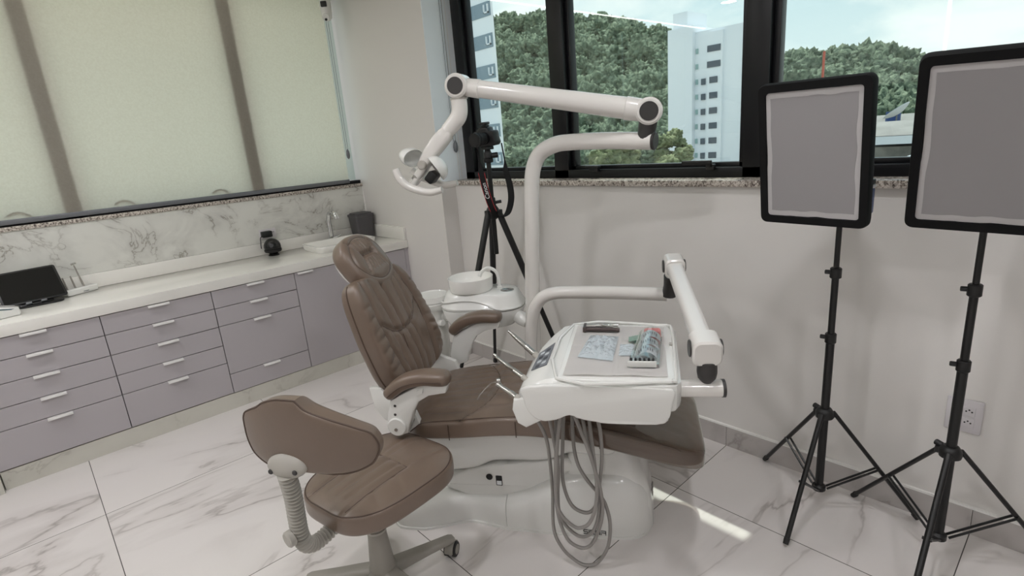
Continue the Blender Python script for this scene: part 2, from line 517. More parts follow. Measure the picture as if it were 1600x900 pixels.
def marble(name, basec, mid, vein, scale, vw, tile=None, rough=0.12, amount=0.8, stretch=(1, 1, 1), seed=(0, 0, 0), soft=0.12):
    m, nt, out = new_mat(name)
    b = N(nt, 'ShaderNodeBsdfPrincipled')
    b.inputs['Roughness'].default_value = rough
    b.inputs['Specular IOR Level'].default_value = 0.5
    geo = N(nt, 'ShaderNodeNewGeometry')
    vec = geo.outputs['Position']
    if tile:
        p, x0, y0, gw = tile
        s = N(nt, 'ShaderNodeVectorMath', operation='SUBTRACT'); s.inputs[1].default_value = (x0, y0, 0)
        L(nt, vec, s.inputs[0])
        d = N(nt, 'ShaderNodeVectorMath', operation='DIVIDE'); d.inputs[1].default_value = (p, p, 1e6)
        L(nt, s.outputs[0], d.inputs[0])
        fl = N(nt, 'ShaderNodeVectorMath', operation='FLOOR'); L(nt, d.outputs[0], fl.inputs[0])
        wn = N(nt, 'ShaderNodeTexWhiteNoise', noise_dimensions='3D'); L(nt, fl.outputs[0], wn.inputs['Vector'])
        sc = N(nt, 'ShaderNodeVectorMath', operation='SCALE'); sc.inputs['Scale'].default_value = 30.0
        L(nt, wn.outputs['Color'], sc.inputs[0])
        ad = N(nt, 'ShaderNodeVectorMath', operation='ADD'); L(nt, vec, ad.inputs[0]); L(nt, sc.outputs[0], ad.inputs[1])
        vec2 = ad.outputs[0]
        fr = N(nt, 'ShaderNodeVectorMath', operation='FRACTION'); L(nt, d.outputs[0], fr.inputs[0])
        sp = N(nt, 'ShaderNodeSeparateXYZ'); L(nt, fr.outputs[0], sp.inputs[0])
        ms = []
        for k in (0, 1):
            a = N(nt, 'ShaderNodeMath', operation='SUBTRACT'); a.inputs[1].default_value = 0.5; L(nt, sp.outputs[k], a.inputs[0])
            ab = N(nt, 'ShaderNodeMath', operation='ABSOLUTE'); L(nt, a.outputs[0], ab.inputs[0])
            g = N(nt, 'ShaderNodeMath', operation='GREATER_THAN'); g.inputs[1].default_value = 0.5 - gw / p / 2; L(nt, ab.outputs[0], g.inputs[0])
            ms.append(g)
        grout = N(nt, 'ShaderNodeMath', operation='MAXIMUM'); L(nt, ms[0].outputs[0], grout.inputs[0]); L(nt, ms[1].outputs[0], grout.inputs[1])
    else:
        vec2 = vec
    mp = N(nt, 'ShaderNodeMapping'); mp.inputs['Scale'].default_value = stretch; mp.inputs['Location'].default_value = seed
    mp.inputs['Rotation'].default_value = (0, 0, radians(35)) if tile else (0, radians(35), 0)
    L(nt, vec2, mp.inputs[0])
    n1 = N(nt, 'ShaderNodeTexNoise', Scale=scale, Detail=6.0, Roughness=0.55, Distortion=0.7)
    L(nt, mp.outputs[0], n1.inputs['Vector'])
    a = N(nt, 'ShaderNodeMath', operation='SUBTRACT'); a.inputs[1].default_value = 0.5; L(nt, n1.outputs[0], a.inputs[0])
    ab = N(nt, 'ShaderNodeMath', operation='ABSOLUTE'); L(nt, a.outputs[0], ab.inputs[0])
    n2 = N(nt, 'ShaderNodeTexNoise', Scale=scale * 1.3, Detail=3.0); 
    mp2 = N(nt, 'ShaderNodeMapping'); mp2.inputs['Location'].default_value = (5.2, 1.3, 7.7); L(nt, vec2, mp2.inputs[0]); L(nt, mp2.outputs[0], n2.inputs['Vector'])
    gate = ramp(nt, n2.outputs[0], [(0.40, (0, 0, 0, 1)), (0.58, (1, 1, 1, 1))])
    thin = ramp(nt, ab.outputs[0], [(0.0, (1, 1, 1, 1)), (vw, (0, 0, 0, 1))])
    wide = ramp(nt, ab.outputs[0], [(0.0, (1, 1, 1, 1)), (soft, (0, 0, 0, 1))])
    def mul(x, y):
        q = N(nt, 'ShaderNodeMath', operation='MULTIPLY'); L(nt, x, q.inputs[0])
        if isinstance(y, float): q.inputs[1].default_value = y
        else: L(nt, y, q.inputs[1])
        return q.outputs[0]
    w = mul(mul(wide.outputs[0], gate.outputs[0]), amount * 0.75)
    t = mul(mul(thin.outputs[0], gate.outputs[0]), amount)
    c1 = N(nt, 'ShaderNodeMix', data_type='RGBA'); c1.inputs[6].default_value = basec; c1.inputs[7].default_value = mid; L(nt, w, c1.inputs[0])
    c2 = N(nt, 'ShaderNodeMix', data_type='RGBA'); c2.inputs[7].default_value = vein; L(nt, c1.outputs[2], c2.inputs[6]); L(nt, t, c2.inputs[0])
    col = c2.outputs[2]
    if tile:
        c3 = N(nt, 'ShaderNodeMix', data_type='RGBA'); c3.inputs[7].default_value = rgb(72, 68, 64); L(nt, col, c3.inputs[6]); L(nt, grout.outputs[0], c3.inputs[0])
        col = c3.outputs[2]
        rr = N(nt, 'ShaderNodeMath', operation='MULTIPLY_ADD'); rr.inputs[1].default_value = 0.5; rr.inputs[2].default_value = rough; L(nt, grout.outputs[0], rr.inputs[0])
        L(nt, rr.outputs[0], b.inputs['Roughness'])
    L(nt, col, b.inputs['Base Color'])
    L(nt, b.outputs[0], out.inputs[0])
    return m
FLOORM = marble('marble_floor_tile', rgb(226, 221, 218), rgb(192, 185, 181), rgb(150, 142, 137), 0.9, 0.010, tile=(0.9094, -0.0055, 0.171, 0.0032), rough=0.16, amount=0.62, stretch=(0.55, 1.25, 1), soft=0.06)
BASEM = marble('marble_skirting_tile', rgb(186, 181, 178), rgb(160, 154, 150), rgb(134, 128, 123), 1.6, 0.012, rough=0.16, amount=0.6, soft=0.07)
SPLASHM = marble('marble_splash', rgb(216, 216, 209), rgb(182, 181, 176), rgb(140, 134, 124), 3.4, 0.012, rough=0.14, amount=0.85, stretch=(1, 1, 1.2), soft=0.13)
PLINTHM = marble('pale_marble_plinth', rgb(204, 202, 192), rgb(180, 178, 168), rgb(170, 166, 156), 2.0, 0.012, rough=0.2, amount=0.6)

def granite():
    m, nt, out = new_mat('speckled_granite')
    b = N(nt, 'ShaderNodeBsdfPrincipled'); b.inputs['Roughness'].default_value = 0.25
    geo = N(nt, 'ShaderNodeNewGeometry')
    v = N(nt, 'ShaderNodeTexNoise', Scale=95.0, Detail=3.0, Roughness=0.7); L(nt, geo.outputs['Position'], v.inputs['Vector'])
    r = ramp(nt, v.outputs[0], [(0.36, rgb(74, 68, 64)), (0.44, rgb(140, 130, 122)), (0.55, rgb(196, 188, 178)), (0.7, rgb(214, 208, 200))])
    L(nt, r.outputs[0], b.inputs['Base Color']); L(nt, b.outputs[0], out.inputs[0])
    return m
GRANITE = granite()

# ================================================================== room shell
XW = 2.2586          # wall below the window
XP = 2.139           # corner pillar face
YL = 4.134           # left wall (splash) face
XB, YB = -2.3, -2.2  # walls behind the camera
ZC = 2.66
XF = 2.36            # inner face of the window frames

struct('floor', box((XB - 0.2, YB - 0.2, -0.12), (XW + 0.3, YL + 0.3, 0.0)), FLOORM, smooth=False)
struct('ceiling', box((XB - 0.2, YB - 0.2, ZC), (XW + 0.3, YL + 0.3, ZC + 0.18)), CEIL, smooth=False)
# right wall: below the window, with the opening from the pillar to far behind the camera side
bm = box((XW, YB, 0), (XW + 0.22, 3.03, 1.231))
box((XW, YB, 2.56), (XW + 0.22, 3.03, ZC), into=bm)
box((XW, YB - 0.2, 0), (XW + 0.22, -0.9, ZC), into=bm)
struct('wall_right', bm, WALL, smooth=False)
struct('wall_corner', box((XP, 3.03, 0), (XF + 0.10, YL + 0.22, ZC)), WALL, smooth=False)
bm = box((XB, YL, 0), (XP, YL + 0.22, 1.231))
box((XB, YL, 2.655), (XP, YL + 0.22, ZC), into=bm)
struct('wall_left', bm, WALL, smooth=False)
struct('wall_back', box((XB - 0.2, YB - 0.2, 0), (XB, YL + 0.22, ZC)), WALL, smooth=False)
struct('wall_front', box((XB, YB - 0.2, 0), (XW, YB, ZC)), WALL, smooth=False)
# skirting with a small white ledge on top
joints = [-0.9094 + 0.171, 0.171, 1.0805, 1.99, 2.899]
bm = BM()
ys = [YB] + [j for j in joints] + [3.03]
for a, b_ in zip(ys[:-1], ys[1:]):
    box((XW - 0.012, a + 0.001, 0), (XW, b_ - 0.001, 0.100), into=bm)
struct('baseboard_right', bm, BASEM, smooth=False)
struct('trim_1', box((XW - 0.011, YB, 0.100), (XW, 3.03, 0.108)), CEIL, smooth=False)
bm = box((XP - 0.012, 3.03, 0), (XP, 3.54, 0.1))
box((XP, 3.018, 0), (XW - 0.012, 3.03, 0.1), into=bm)
struct('baseboard_corner', bm, BASEM, smooth=False)

struct('reveal_daylight_slab', box((XP + 0.001, 3.024, 1.258), (XF, 3.0295, 2.56)), pbr('reveal_daylight_tint', rgb(240, 246, 250), 0.5), smooth=False)  # added thin slab: daylight on the reveal put into its brighter, cooler colour
# window sills in granite
struct('trim_2', box((XW - 0.022, -0.9, 1.229), (XW + 0.25, 3.03, 1.257), 0.003), GRANITE)
struct('trim_3', box((XB, YL - 0.020, 1.225), (XP, YL + 0.22, 1.250), 0.003), GRANITE)
# marble splash panel
struct('trim_4', box((XB, YL - 0.012, 0.915), (XP, YL, 1.225)), SPLASHM, smooth=False)
struct('trim_5', box((XP - 0.006, YL - 0.012 - 0.008, 0.915), (XP, YL - 0.012, 1.225)), CEIL, smooth=False)

# ---- window_1 : black frame, three lights, awning sashes
w1 = empty('window_1', (XF, 1.2, 1.257), kind='structure')
fz0, fz1 = 1.257, 2.56
bm = box((XF, -0.9, fz0), (XF + 0.09, 3.026, 1.302), 0.002)
box((XF, -0.9, 2.50), (XF + 0.09, 3.026, fz1), 0.002, into=bm)
for ya, yb in ((2.935, 3.026), (2.092, 2.197), (0.999, 1.097), (-0.9, -0.82)):
    box((XF, ya, fz0), (XF + 0.09, yb, fz1), 0.002, into=bm)
struct('window_frame', bm, BLACK_ALU, w1)
# recessed sashes (bluish inner stiles seen at an angle)
for i, (ya, yb) in enumerate(((2.197, 2.935), (1.097, 2.092), (-0.82, 0.999))):
    bm = BM()
    x0, x1 = XF + 0.03, XF + 0.075
    t = 0.028
    for lo, hi in (((x0, ya, 1.302), (x1, ya + t, 2.5)), ((x0, yb - t, 1.302), (x1, yb, 2.5)), ((x0, ya, 1.302), (x1, yb, 1.302 + 0.02)), ((x0, ya, 2.48), (x1, yb, 2.5))):
        box(lo, hi, 0.002, into=bm)
    struct('sash', bm, BLACK_ALU, w1)
    struct('pane', box((XF + 0.052, ya + 0.01, 1.305), (XF + 0.056, yb - 0.01, 2.495)), PANE, w1, smooth=False)
def win_handle(y, flip=1):
    bm = box((XF - 0.022, y - 0.02, 1.292), (XF, y + 0.02, 1.318), 0.004)
    box((XF - 0.035, y - 0.01, 1.305), (XF - 0.015, y + 0.012, 1.335), 0.004, into=bm)
    box((XF - 0.040, min(y - 0.015 * flip, y + 0.13 * flip), 1.318), (XF - 0.026, max(y - 0.015 * flip, y + 0.13 * flip), 1.336), 0.004, into=bm)
    struct('handle', bm, BLACKPL, w1)
win_handle(1.235, 1)
bm = box((XF - 0.022, 1.87, 1.292), (XF, 1.93, 1.318), 0.004)
box((XF - 0.035, 1.855, 1.312), (XF - 0.010, 1.945, 1.326), 0.004, into=bm)
struct('handle', bm, BLACKPL, w1)
win_handle(0.35, 1)

# ---- window_2 : behind the left blind
w2 = empty('window_2', (0.3, YL + 0.05, 1.25), kind='structure')
YF = YL + 0.006
bm = box((XB, YF, 1.25), (XP, YF + 0.07, 1.275), 0.002)
box((XB, YF, 2.615), (XP, YF + 0.07, 2.655), 0.002, into=bm)
for xm in (-1.845, -0.783, 0.279, 1.339):
    box((xm - 0.045, YF, 1.25), (xm + 0.045, YF + 0.07, 2.655), 0.002, into=bm)
struct('window_frame', bm, BLACK_ALU, w2)
box_edges = [XB, -1.80, -0.738, 0.324, 1.384, XP]
for a, b_ in zip(box_edges[:-1], box_edges[1:]):
    struct('pane', box((a + 0.02, YF + 0.04, 1.28), (b_ - 0.02, YF + 0.044, 2.62)), PANE, w2, smooth=False)
for xh in (0.030, 0.532, 1.086, -0.5):      # curved latch handles
    d = 0.055
    pts = [(xh - d * 0.9, YF + 0.001, 1.305), (xh - d * 0.3, YF + 0.001, 1.322), (xh + d * 0.4, YF + 0.001, 1.318), (xh + d, YF + 0.001, 1.292)]
    struct('handle', tube(pts, [0.010] * 4, 8, smooth=5, flat=0.5), BLACKPL, w2)

# ================================================================== outside the windows
OUTW = pbr('render_white', rgb(236, 239, 242), 0.8, var=(0.05, rgb(226, 230, 236)))
OUTWIN = pbr('dark_window', rgb(70, 80, 92), 0.25)
OUTBAND = pbr('grey_glass_band', rgb(122, 140, 152), 0.2)
OUTGRN = pbr('green_glass', rgb(150, 178, 176), 0.25)
ROOFG = pbr('grey_roof', rgb(150, 146, 142), 0.8, var=(0.3, rgb(120, 116, 112)))
ROOFW = pbr('pale_roof', rgb(214, 218, 222), 0.6)
WALLG = pbr('weathered_wall', rgb(130, 126, 120), 0.9, var=(0.5, rgb(92, 90, 86)))
def foliage(name, a, b_, c):
    m, nt, out = new_mat(name)
    b = N(nt, 'ShaderNodeBsdfPrincipled'); b.inputs['Roughness'].default_value = 0.85; b.inputs['Specular IOR Level'].default_value = 0.15
    co = N(nt, 'ShaderNodeTexCoord')
    n = N(nt, 'ShaderNodeTexNoise', Scale=0.55, Detail=7.0, Roughness=0.7); L(nt, co.outputs['Object'], n.inputs['Vector'])
    r = ramp(nt, n.outputs[0], [(0.36, a), (0.52, b_), (0.68, c)])
    L(nt, r.outputs[0], b.inputs['Base Color'])
    bp = N(nt, 'ShaderNodeBump', Strength=0.9, Distance=1.2); L(nt, n.outputs[0], bp.inputs['Height']); L(nt, bp.outputs[0], b.inputs['Normal'])
    L(nt, b.outputs[0], out.inputs[0])
    return m
FOREST = foliage('forest_foliage', rgb(76, 90, 74), rgb(124, 138, 116), rgb(168, 178, 152))
PALELEAF = foliage('pale_foliage', rgb(96, 108, 78), rgb(150, 158, 118), rgb(188, 190, 150))
BARK = pbr('bark', rgb(92, 80, 66), 0.9)
GRASS = pbr('hill_grass', rgb(70, 84, 58), 0.95)

ZG = -14.0
RIDGE = [(-60, -8), (20, 2), (40, 12), (60, 19.5), (82, 22.5), (98, 24.5), (125, 33), (152, 43), (202, 59), (220, 64), (262, 69), (330, 74), (420, 60)]
def hill_z(x, y):
    yy = y * 240 / max(x, 120)
    k = max(0.0, min(1.0, (x - 130) / 110.0))
    k = k * k * (3 - 2 * k)
    return ZG + (interp(RIDGE, yy) - 8 - ZG) * k
bm = BM()
gx = [2.8, 40, 90, 130, 150, 170, 190, 210, 230, 245, 260, 300]
gy = [-120 + 30 * i for i in range(22)]
grid = [[bm.verts.new((x, y, hill_z(x, y))) for y in gy] for x in gx]
for i in range(len(gx) - 1):
    for j in range(len(gy) - 1):
        bm.faces.new((grid[i][j], grid[i + 1][j], grid[i + 1][j + 1], grid[i][j + 1]))
struct('hillside', bm, GRASS)
struct('ground', box((-60, -60, ZG - 0.4), (128, 200, ZG + 0.12)), pbr('city_ground', rgb(176, 172, 166), 0.9, var=(0.15, rgb(150, 148, 140))), smooth=False)

from mathutils import noise
def crown_variants(n, sub, amp, freq):
    out = []
    for k in range(n):
        b = BM(); bmesh.ops.create_icosphere(b, subdivisions=sub, radius=1.0)
        for v in b.verts:
            p = v.co.copy()
            d = noise.fractal(p * freq + Vector((k * 7.3, 0, 0)), 0.8, 2.0, 3)
            v.co = p * (1 + amp * d)
            v.co.z *= 0.85
        V = np.array([v.co[:] for v in b.verts]); F = np.array([[v.index for v in f.verts] for f in b.faces])
        b.free(); out.append((V, F))
    return out
def blob_mesh(name, variants, inst, mat):
    Vs, Fs, off = [], [], 0
    for (x, y, z, r, hz, k, a) in inst:
        V, F = variants[k]
        c, s = cos(a), sin(a)
        W = np.empty_like(V)
        W[:, 0] = (V[:, 0] * c - V[:, 1] * s) * r + x
        W[:, 1] = (V[:, 0] * s + V[:, 1] * c) * r + y
        W[:, 2] = V[:, 2] * r * hz + z
        Vs.append(W); Fs.append(F + off); off += len(V)
    V = np.concatenate(Vs); F = np.concatenate(Fs)
    me = bpy.data.meshes.new(name)
    me.from_pydata(V.tolist(), [], F.tolist())
    me.polygons.foreach_set('use_smooth', [True] * len(me.polygons))
    me.materials.append(mat)
    o = bpy.data.objects.new(name, me)
    COL.objects.link(o)
    return o
CV = crown_variants(6, 4, 0.55, 3.2)
rng = random.Random(11)
inst = []
x = 140.0
while x < 262:
    y = 20.0
    while y < 320:
        px_, py_ = x + rng.uniform(-3, 3), y * x / 240 + rng.uniform(-3, 3)
        r = rng.uniform(3.0, 5.6)
        inst.append((px_, py_, hill_z(px_, py_) + 3.0 + rng.uniform(-1.5, 3.5), r, rng.uniform(0.85, 1.35), rng.randrange(6), rng.uniform(0, 6.28)))
        y += rng.uniform(5.0, 7.5)
    x += 6.5
fo = blob_mesh('forest', CV, inst, FOREST)
tag(fo, 'dense green forest covering the hill beyond the right window', 'forest', kind='stuff')

def tree(name, x, y, z0, h, r, mat, label, n=14, seed=1):
    root = empty(name, (x, y, z0), label=label, cat='tree', group='pale trees at the foot of the hill')
    q = random.Random(seed)
    ins = []
    for _ in range(n):
        a = q.uniform(0, 6.28); d = r * math.sqrt(q.random()) * 0.8
        ins.append((d * cos(a), d * sin(a), h * q.uniform(0.55, 0.95), r * q.uniform(0.3, 0.5), 1.0, q.randrange(5), q.uniform(0, 6)))
    o = blob_mesh('foliage', CV, ins, mat); o.parent = root; ROOTM[o.name] = ROOTM[root.name]
    part('trunk', tube([(x, y, z0), (x + 0.2, y, z0 + h * 0.4), (x, y + 0.2, z0 + h * 0.7)], [r * 0.08, r * 0.06, r * 0.03], 8), BARK, root)
tree('pale_tree', 62, 46.5, -14, 14.2, 3.6, PALELEAF, 'pale yellow-green tree seen through the left part of the big window', 22, 3)
tree('pale_tree', 58, 36.5, -14, 12.0, 2.6, PALELEAF, 'smaller pale green tree right of the yellow-green one', 18, 5)
tree('pale_tree', 74, 44.5, -14, 15.0, 2.6, PALELEAF, 'pale tree top showing above the lower lamp arm', 14, 8)

# right white tower
t1 = empty('apartment_tower', (110, 60, ZG), label='white apartment tower with small dark windows in the middle of the window', cat='building')
K = 110 / 60.0
bm = box((110, 33.95 * K, ZG), (126, 37.05 * K, 1.5 + (11.9 - 1.5) * K))
box((112, 35.2 * K, ZG), (120, 37.0 * K, 1.5 + (13.7 - 1.5) * K), into=bm)
prism([(111.2, 26.4 * K), (111.2, 33.95 * K), (126, 33.95 * K), (126, 30.5 * K)], ZG, 1.5 + (11.2 - 1.5) * K, into=bm)
box((110.6, 30.6 * K, ZG), (120, 32.3 * K, 1.5 + (10.9 - 1.5) * K), into=bm)
part('wall', bm, OUTW, t1, smooth=False)
zrow0 = 1.5 + (9.2 - 1.5) * K
for i in range(10):
    z = zrow0 - i * 2.98
    part('window', box((110.9, 32.9 * K - 0.45, z - 0.7), (111.3, 32.9 * K + 0.45, z + 0.5)), OUTWIN, t1, smooth=False) if i > 1 else None
    wd = 1.4 if i < 2 else 0.85
    part('window', box((110.45, 31.55 * K - wd, z - 0.6), (110.75, 31.55 * K + wd, z + 0.6)), OUTWIN if i < 8 else OUTGRN, t1, smooth=False)
    part('window', box((110.98, 28.25 * K - 0.25, z - 0.9), (111.3, 28.25 * K + 0.25, z + 0.9)), OUTWIN, t1, smooth=False)
    part('window', box((110.98, 33.7 * K - 0.25, z - 0.5), (111.3, 33.7 * K + 0.25, z + 0.5)), OUTGRN, t1, smooth=False)
# left tower with grey glass bands
t2 = empty('office_tower', (40, 50, ZG), label='white tower with grey window bands at the left edge of the window', cat='building')
part('wall', prism([(40, 44.4), (40, 62), (56, 80), (56, 64.5)], ZG, 24), OUTW, t2, smooth=False)
z = 14.2
for i in range(9):
    part('window_band', box((39.93, 44.75, z - 0.62), (40.1, 48.6, z + 0.72)), OUTBAND, t2, smooth=False)
    part('window_band', box((39.93, 48.6, z - 0.62), (40.1, 61.5, z + 0.72)), OUTWIN, t2, smooth=False)
    sb_ = box((39.75, 44.95, z - 0.35), (39.95, 45.6, z - 0.25))
    box((39.75, 44.95, z - 0.35), (39.95, 45.04, z + 0.45), into=sb_); box((39.75, 45.51, z - 0.35), (39.95, 45.6, z + 0.45), into=sb_)
    part('open_sash', sb_, OUTW, t2, smooth=False)
    z -= 2.95
# low houses on the right
h1 = empty('house', (60, 12, ZG), label='low weathered house with long metal roof seen between the two softboxes', cat='building')
part('wall', box((60, 2, ZG), (74, 17, -2.0)), WALLG, h1, smooth=False)
part('fascia', box((59.3, 2, -1.75), (59.9, 15.3, -1.05)), ROOFW, h1, smooth=False)
part('roof', prism([(59.4, -1.0), (75, -1.0), (67, 0.1)], 2, 17, lambda x, y, z: Vector((x, z, y))), ROOFG, h1, smooth=False)
h2 = empty('house', (40, 9, ZG), label='white gabled roof low behind the window rail between the softboxes', cat='building')
part('wall', box((36, 5, ZG), (44, 12, -2.6)), WALLG, h2, smooth=False)
part('roof', prism([(6, -2.7), (11.5, -2.7), (8.8, -1.5)], 35.5, 44.5, lambda x, y, z: Vector((z, x, y))), ROOFW, h2, smooth=False)
h3 = empty('house', (85, 21, ZG), label='small hut with blue water tank on the roof below the trees', cat='building')
part('wall', box((84, 17, ZG), (90, 24, -0.4)), WALLG, h3, smooth=False)
part('roof', prism([(83.5, -0.4), (90.5, -0.4), (87, 0.5)], 16.5, 24.5, lambda x, y, z: Vector((x, z, y))), ROOFG, h3, smooth=False)
part('water_tank', cyl((84, 19.9, -0.4), (84, 19.9, 0.9), 0.8, seg=20), BLUEPL, h3)
dish = empty('satellite_dish', (80, 18.6, -4), label='large satellite dish on a mast above the metal roof', cat='antenna')
part('mast', cyl((80, 18.6, -4), (80, 18.6, 0.6), 0.08), GREY_ALU, dish)
part('reflector', lathe([(0, 0.0), (0.6, 0.08), (1.1, 0.28), (1.5, 0.5), (1.5, 0.55), (1.05, 0.33), (0, 0.06)], 28, Matrix.Translation((80, 18.4, 0.6)) @ Matrix.Rotation(radians(-35), 4, 'X')), ROOFW, dish)
mast = part('red_mast', box((150, 50.6, 4), (150.5, 51.0, 15.4)), pbr('red_paint', rgb(196, 84, 62), 0.6), smooth=False)
tag(mast, 'thin red mast standing among the trees on the ridge', 'mast')

# added slabs, out of view, that block the sun outside both windows
CONC = pbr('sun_blocker_grey', rgb(176, 174, 170), 0.9)
bm = box((XW + 0.2, 1.51, 2.86), (2.807, 5.5, 3.02))
box((XW + 0.2, -3.0, 2.86), (3.9, 1.51, 3.02), into=bm)  # deeper step added to stop a second sun strip on the floor
struct('sun_blocker_right', bm, CONC, smooth=False)
struct('sun_blocker_left', box((-3.5, YL + 0.2, 2.86), (2.6, YL + 1.2, 3.02)), CONC, smooth=False)  # added to keep the sun off the left blind

# ================================================================== left wall furniture
CFY = 3.5536
def handle_bar(x0, x1, z):
    bm = box((x0, CFY - 0.020, z - 0.004), (x1, CFY + 0.004, z - 0.001), 0.0008)
    box((x0, CFY - 0.022, z - 0.013), (x1, CFY - 0.019, z - 0.001), 0.0008, into=bm)
    return bm
def cabinet(x0, x1, label, fronts, hw=0.105):
    """fronts: list of (kind, xa, xb, ztop, zbot, handle centre)"""
    c = empty('base_cabinet', ((x0 + x1) / 2, (CFY + YL) / 2, 0.1), label=label, cat='cabinet', group='mauve grey base cabinets under the counter')
    part('body', box((x0 + 0.001, CFY + 0.018, 0.100), (x1 - 0.001, YL - 0.02, 0.768)), GAP, c, smooth=False)
    for kind, xa, xb, zt, zb, hx in fronts:
        p = part(kind, box((xa + 0.0018, CFY, zb + 0.0018), (xb - 0.0018, CFY + 0.0178, zt - 0.0018), 0.0012, 1), LAMINATE, c)
        if hx is not None:
            part('handle', handle_bar(hx - hw / 2, hx + hw / 2, zt), HANDLE, p)
    return c
Z5 = [0.766, 0.657, 0.541, 0.421, 0.306, 0.104]
X1, X2, X3, X4, X5, X6 = -0.343, 0.217, 0.762, 1.265, 1.690, 2.110
cabinet(X1, X2, 'leftmost grey cabinet with five drawers under the tablet', [('drawer', X1, X2, Z5[i], Z5[i + 1], -0.057) for i in range(5)])
cabinet(X2, X3, 'second grey cabinet from the left with five drawers', [('drawer', X2, X3, Z5[i], Z5[i + 1], 0.489) for i in range(5)])
Z4 = [0.766, 0.656, 0.541, 0.228, 0.102]
cabinet(X3, X4, 'third grey cabinet with two shallow drawers above one deep front', [('drawer', X3, X4, Z4[i], Z4[i + 1], 1.015) for i in range(4)])
c4 = cabinet(X4, X6, 'grey two-door cabinet under the sink, behind the dental chair', [('door', X4, X5, 0.766, 0.100, 1.335), ('door', X5, X6, 0.766, 0.100, None)])
part('end_panel', box((X6, CFY, 0.100), (XP - 0.001, YL - 0.02, 0.768), 0.001, 1), LAMINATE, c4)
sq = empty('cupboard_lock_plate', (1.645, CFY - 0.002, 0.655), label='small square lock plate on the cabinet door beside the headrest', cat='lock')
bm = box((1.628, CFY - 0.003, 0.634), (1.664, CFY - 0.0005, 0.672), 0.001)
part('plate', bm, LAMINATE, sq)
bm = box((1.628, CFY - 0.004, 0.634), (1.631, CFY - 0.0005, 0.674)); box((1.628, CFY - 0.004, 0.671), (1.664, CFY - 0.0005, 0.674), into=bm)
part('edge_strip', bm, GAP, sq, smooth=False)
clip = part('hanging_clip', box((2.112, CFY - 0.014, 0.482), (2.124, CFY - 0.001, 0.530), 0.003), BLUEPL)
tag(clip, 'small blue clip hanging on the cabinet edge behind the chair back', 'clip')
cabinet(-0.95, X1 - 0.004, 'grey cabinet at the far left, mostly out of the frame', [('door', -0.95, X1 - 0.004, 0.766, 0.104, None)])
pl = part('cabinet_plinth', box((X1, CFY + 0.004, 0), (XP - 0.001, CFY + 0.024, 0.0995), 0.001, 1), PLINTHM)
tag(pl, 'pale stone plinth running along the floor under the cabinets', 'plinth')
pl = part('cabinet_plinth', box((-0.95, CFY - 0.030, 0), (X1 - 0.003, CFY + 0.024, 0.0995), 0.001, 1), PLINTHM)
tag(pl, 'short stone plinth block at the left edge of the photo, on the floor', 'plinth')
# countertop
ct = part('countertop', box((-1.2, CFY - 0.012, 0.7695), (XP - 0.0005, YL - 0.001, 0.829), 0.003), QUARTZ)
tag(ct, 'long white quartz countertop along the blind-covered window', 'countertop')
struct('trim_8', box((-1.2, YL - 0.022, 0.8292), (XP - 0.0005, YL - 0.001, 0.914), 0.002), QUARTZ)
struct('trim_9', box((XP - 0.021, CFY - 0.005, 0.8292), (XP - 0.0005, YL - 0.023, 0.925), 0.002), QUARTZ)

# sink, faucet, bin
SX0, SX1, SY0, SY1 = 1.500, 1.960, 3.655, 3.990
sk = empty('sink_basin', ((SX0 + SX1) / 2, (SY0 + SY1) / 2, 0.829), label='white rectangular ceramic basin standing on the counter, half behind the headrest', cat='sink')
W_, H_ = SX1 - SX0, SY1 - SY0
cx_, cy_ = (SX0 + SX1) / 2, (SY0 + SY1) / 2
secs = []
for (w, h, r, z) in ((W_ - 0.03, H_ - 0.03, 0.05, 0.829), (W_ - 0.012, H_ - 0.012, 0.055, 0.842), (W_, H_, 0.06, 0.872), (W_ - 0.004, H_ - 0.004, 0.058, 0.876), (W_ - 0.03, H_ - 0.03, 0.046, 0.876), (W_ - 0.05, H_ - 0.05, 0.05, 0.868), (W_ - 0.11, H_ - 0.11, 0.06, 0.842), (W_ - 0.30, H_ - 0.22, 0.03, 0.836)):
    secs.append([(cx_ + p[0], cy_ + p[1], z) for p in rrect(w, h, r, 6)])
part('bowl', loft(secs), CERAMIC, sk, angle=50)
part('drain', cyl((cx_, cy_, 0.836), (cx_, cy_, 0.839), 0.03), CHROME, sk)
fa = empty('faucet', (1.775, 4.045, 0.829), label='tall chrome gooseneck faucet behind the white basin', cat='faucet')
fx, fy = 1.775, 4.045
part('spout', tube([(fx, fy, 0.829), (fx, fy, 0.90), (fx, fy, 1.01), (fx + 0.004, fy - 0.02, 1.058), (fx + 0.008, fy - 0.062, 1.072), (fx + 0.012, fy - 0.105, 1.058), (fx + 0.014, fy - 0.125, 1.020)], [0.016, 0.015, 0.015, 0.015, 0.015, 0.016, 0.017], 12, smooth=6, flat=1.15), CHROME, fa)
bm = cyl((fx, fy, 0.829), (fx, fy, 0.838), 0.026)
cyl((fx, fy, 0.865), (fx + 0.045, fy - 0.01, 0.872), 0.013, bev=0.003, into=bm)
tube([(fx + 0.045, fy - 0.01, 0.872), (fx + 0.07, fy - 0.02, 0.885)], [0.006, 0.008], 8, into=bm)
part('lever', bm, CHROME, fa)
tb = empty('waste_bin', (2.03, 4.02, 0.829), label='charcoal plastic bin on the counter in the corner beside the faucet', cat='bin')
secs = []
for (w, h, z) in ((0.135, 0.125, 0.829), (0.155, 0.145, 1.00), (0.165, 0.155, 1.002), (0.165, 0.155, 1.018), (0.155, 0.145, 1.02)):
    secs.append([(2.035 + p[0], 4.025 + p[1], z) for p in rrect(w, h, 0.02, 4)])
part('bin_body', loft(secs), TRASHG, tb)
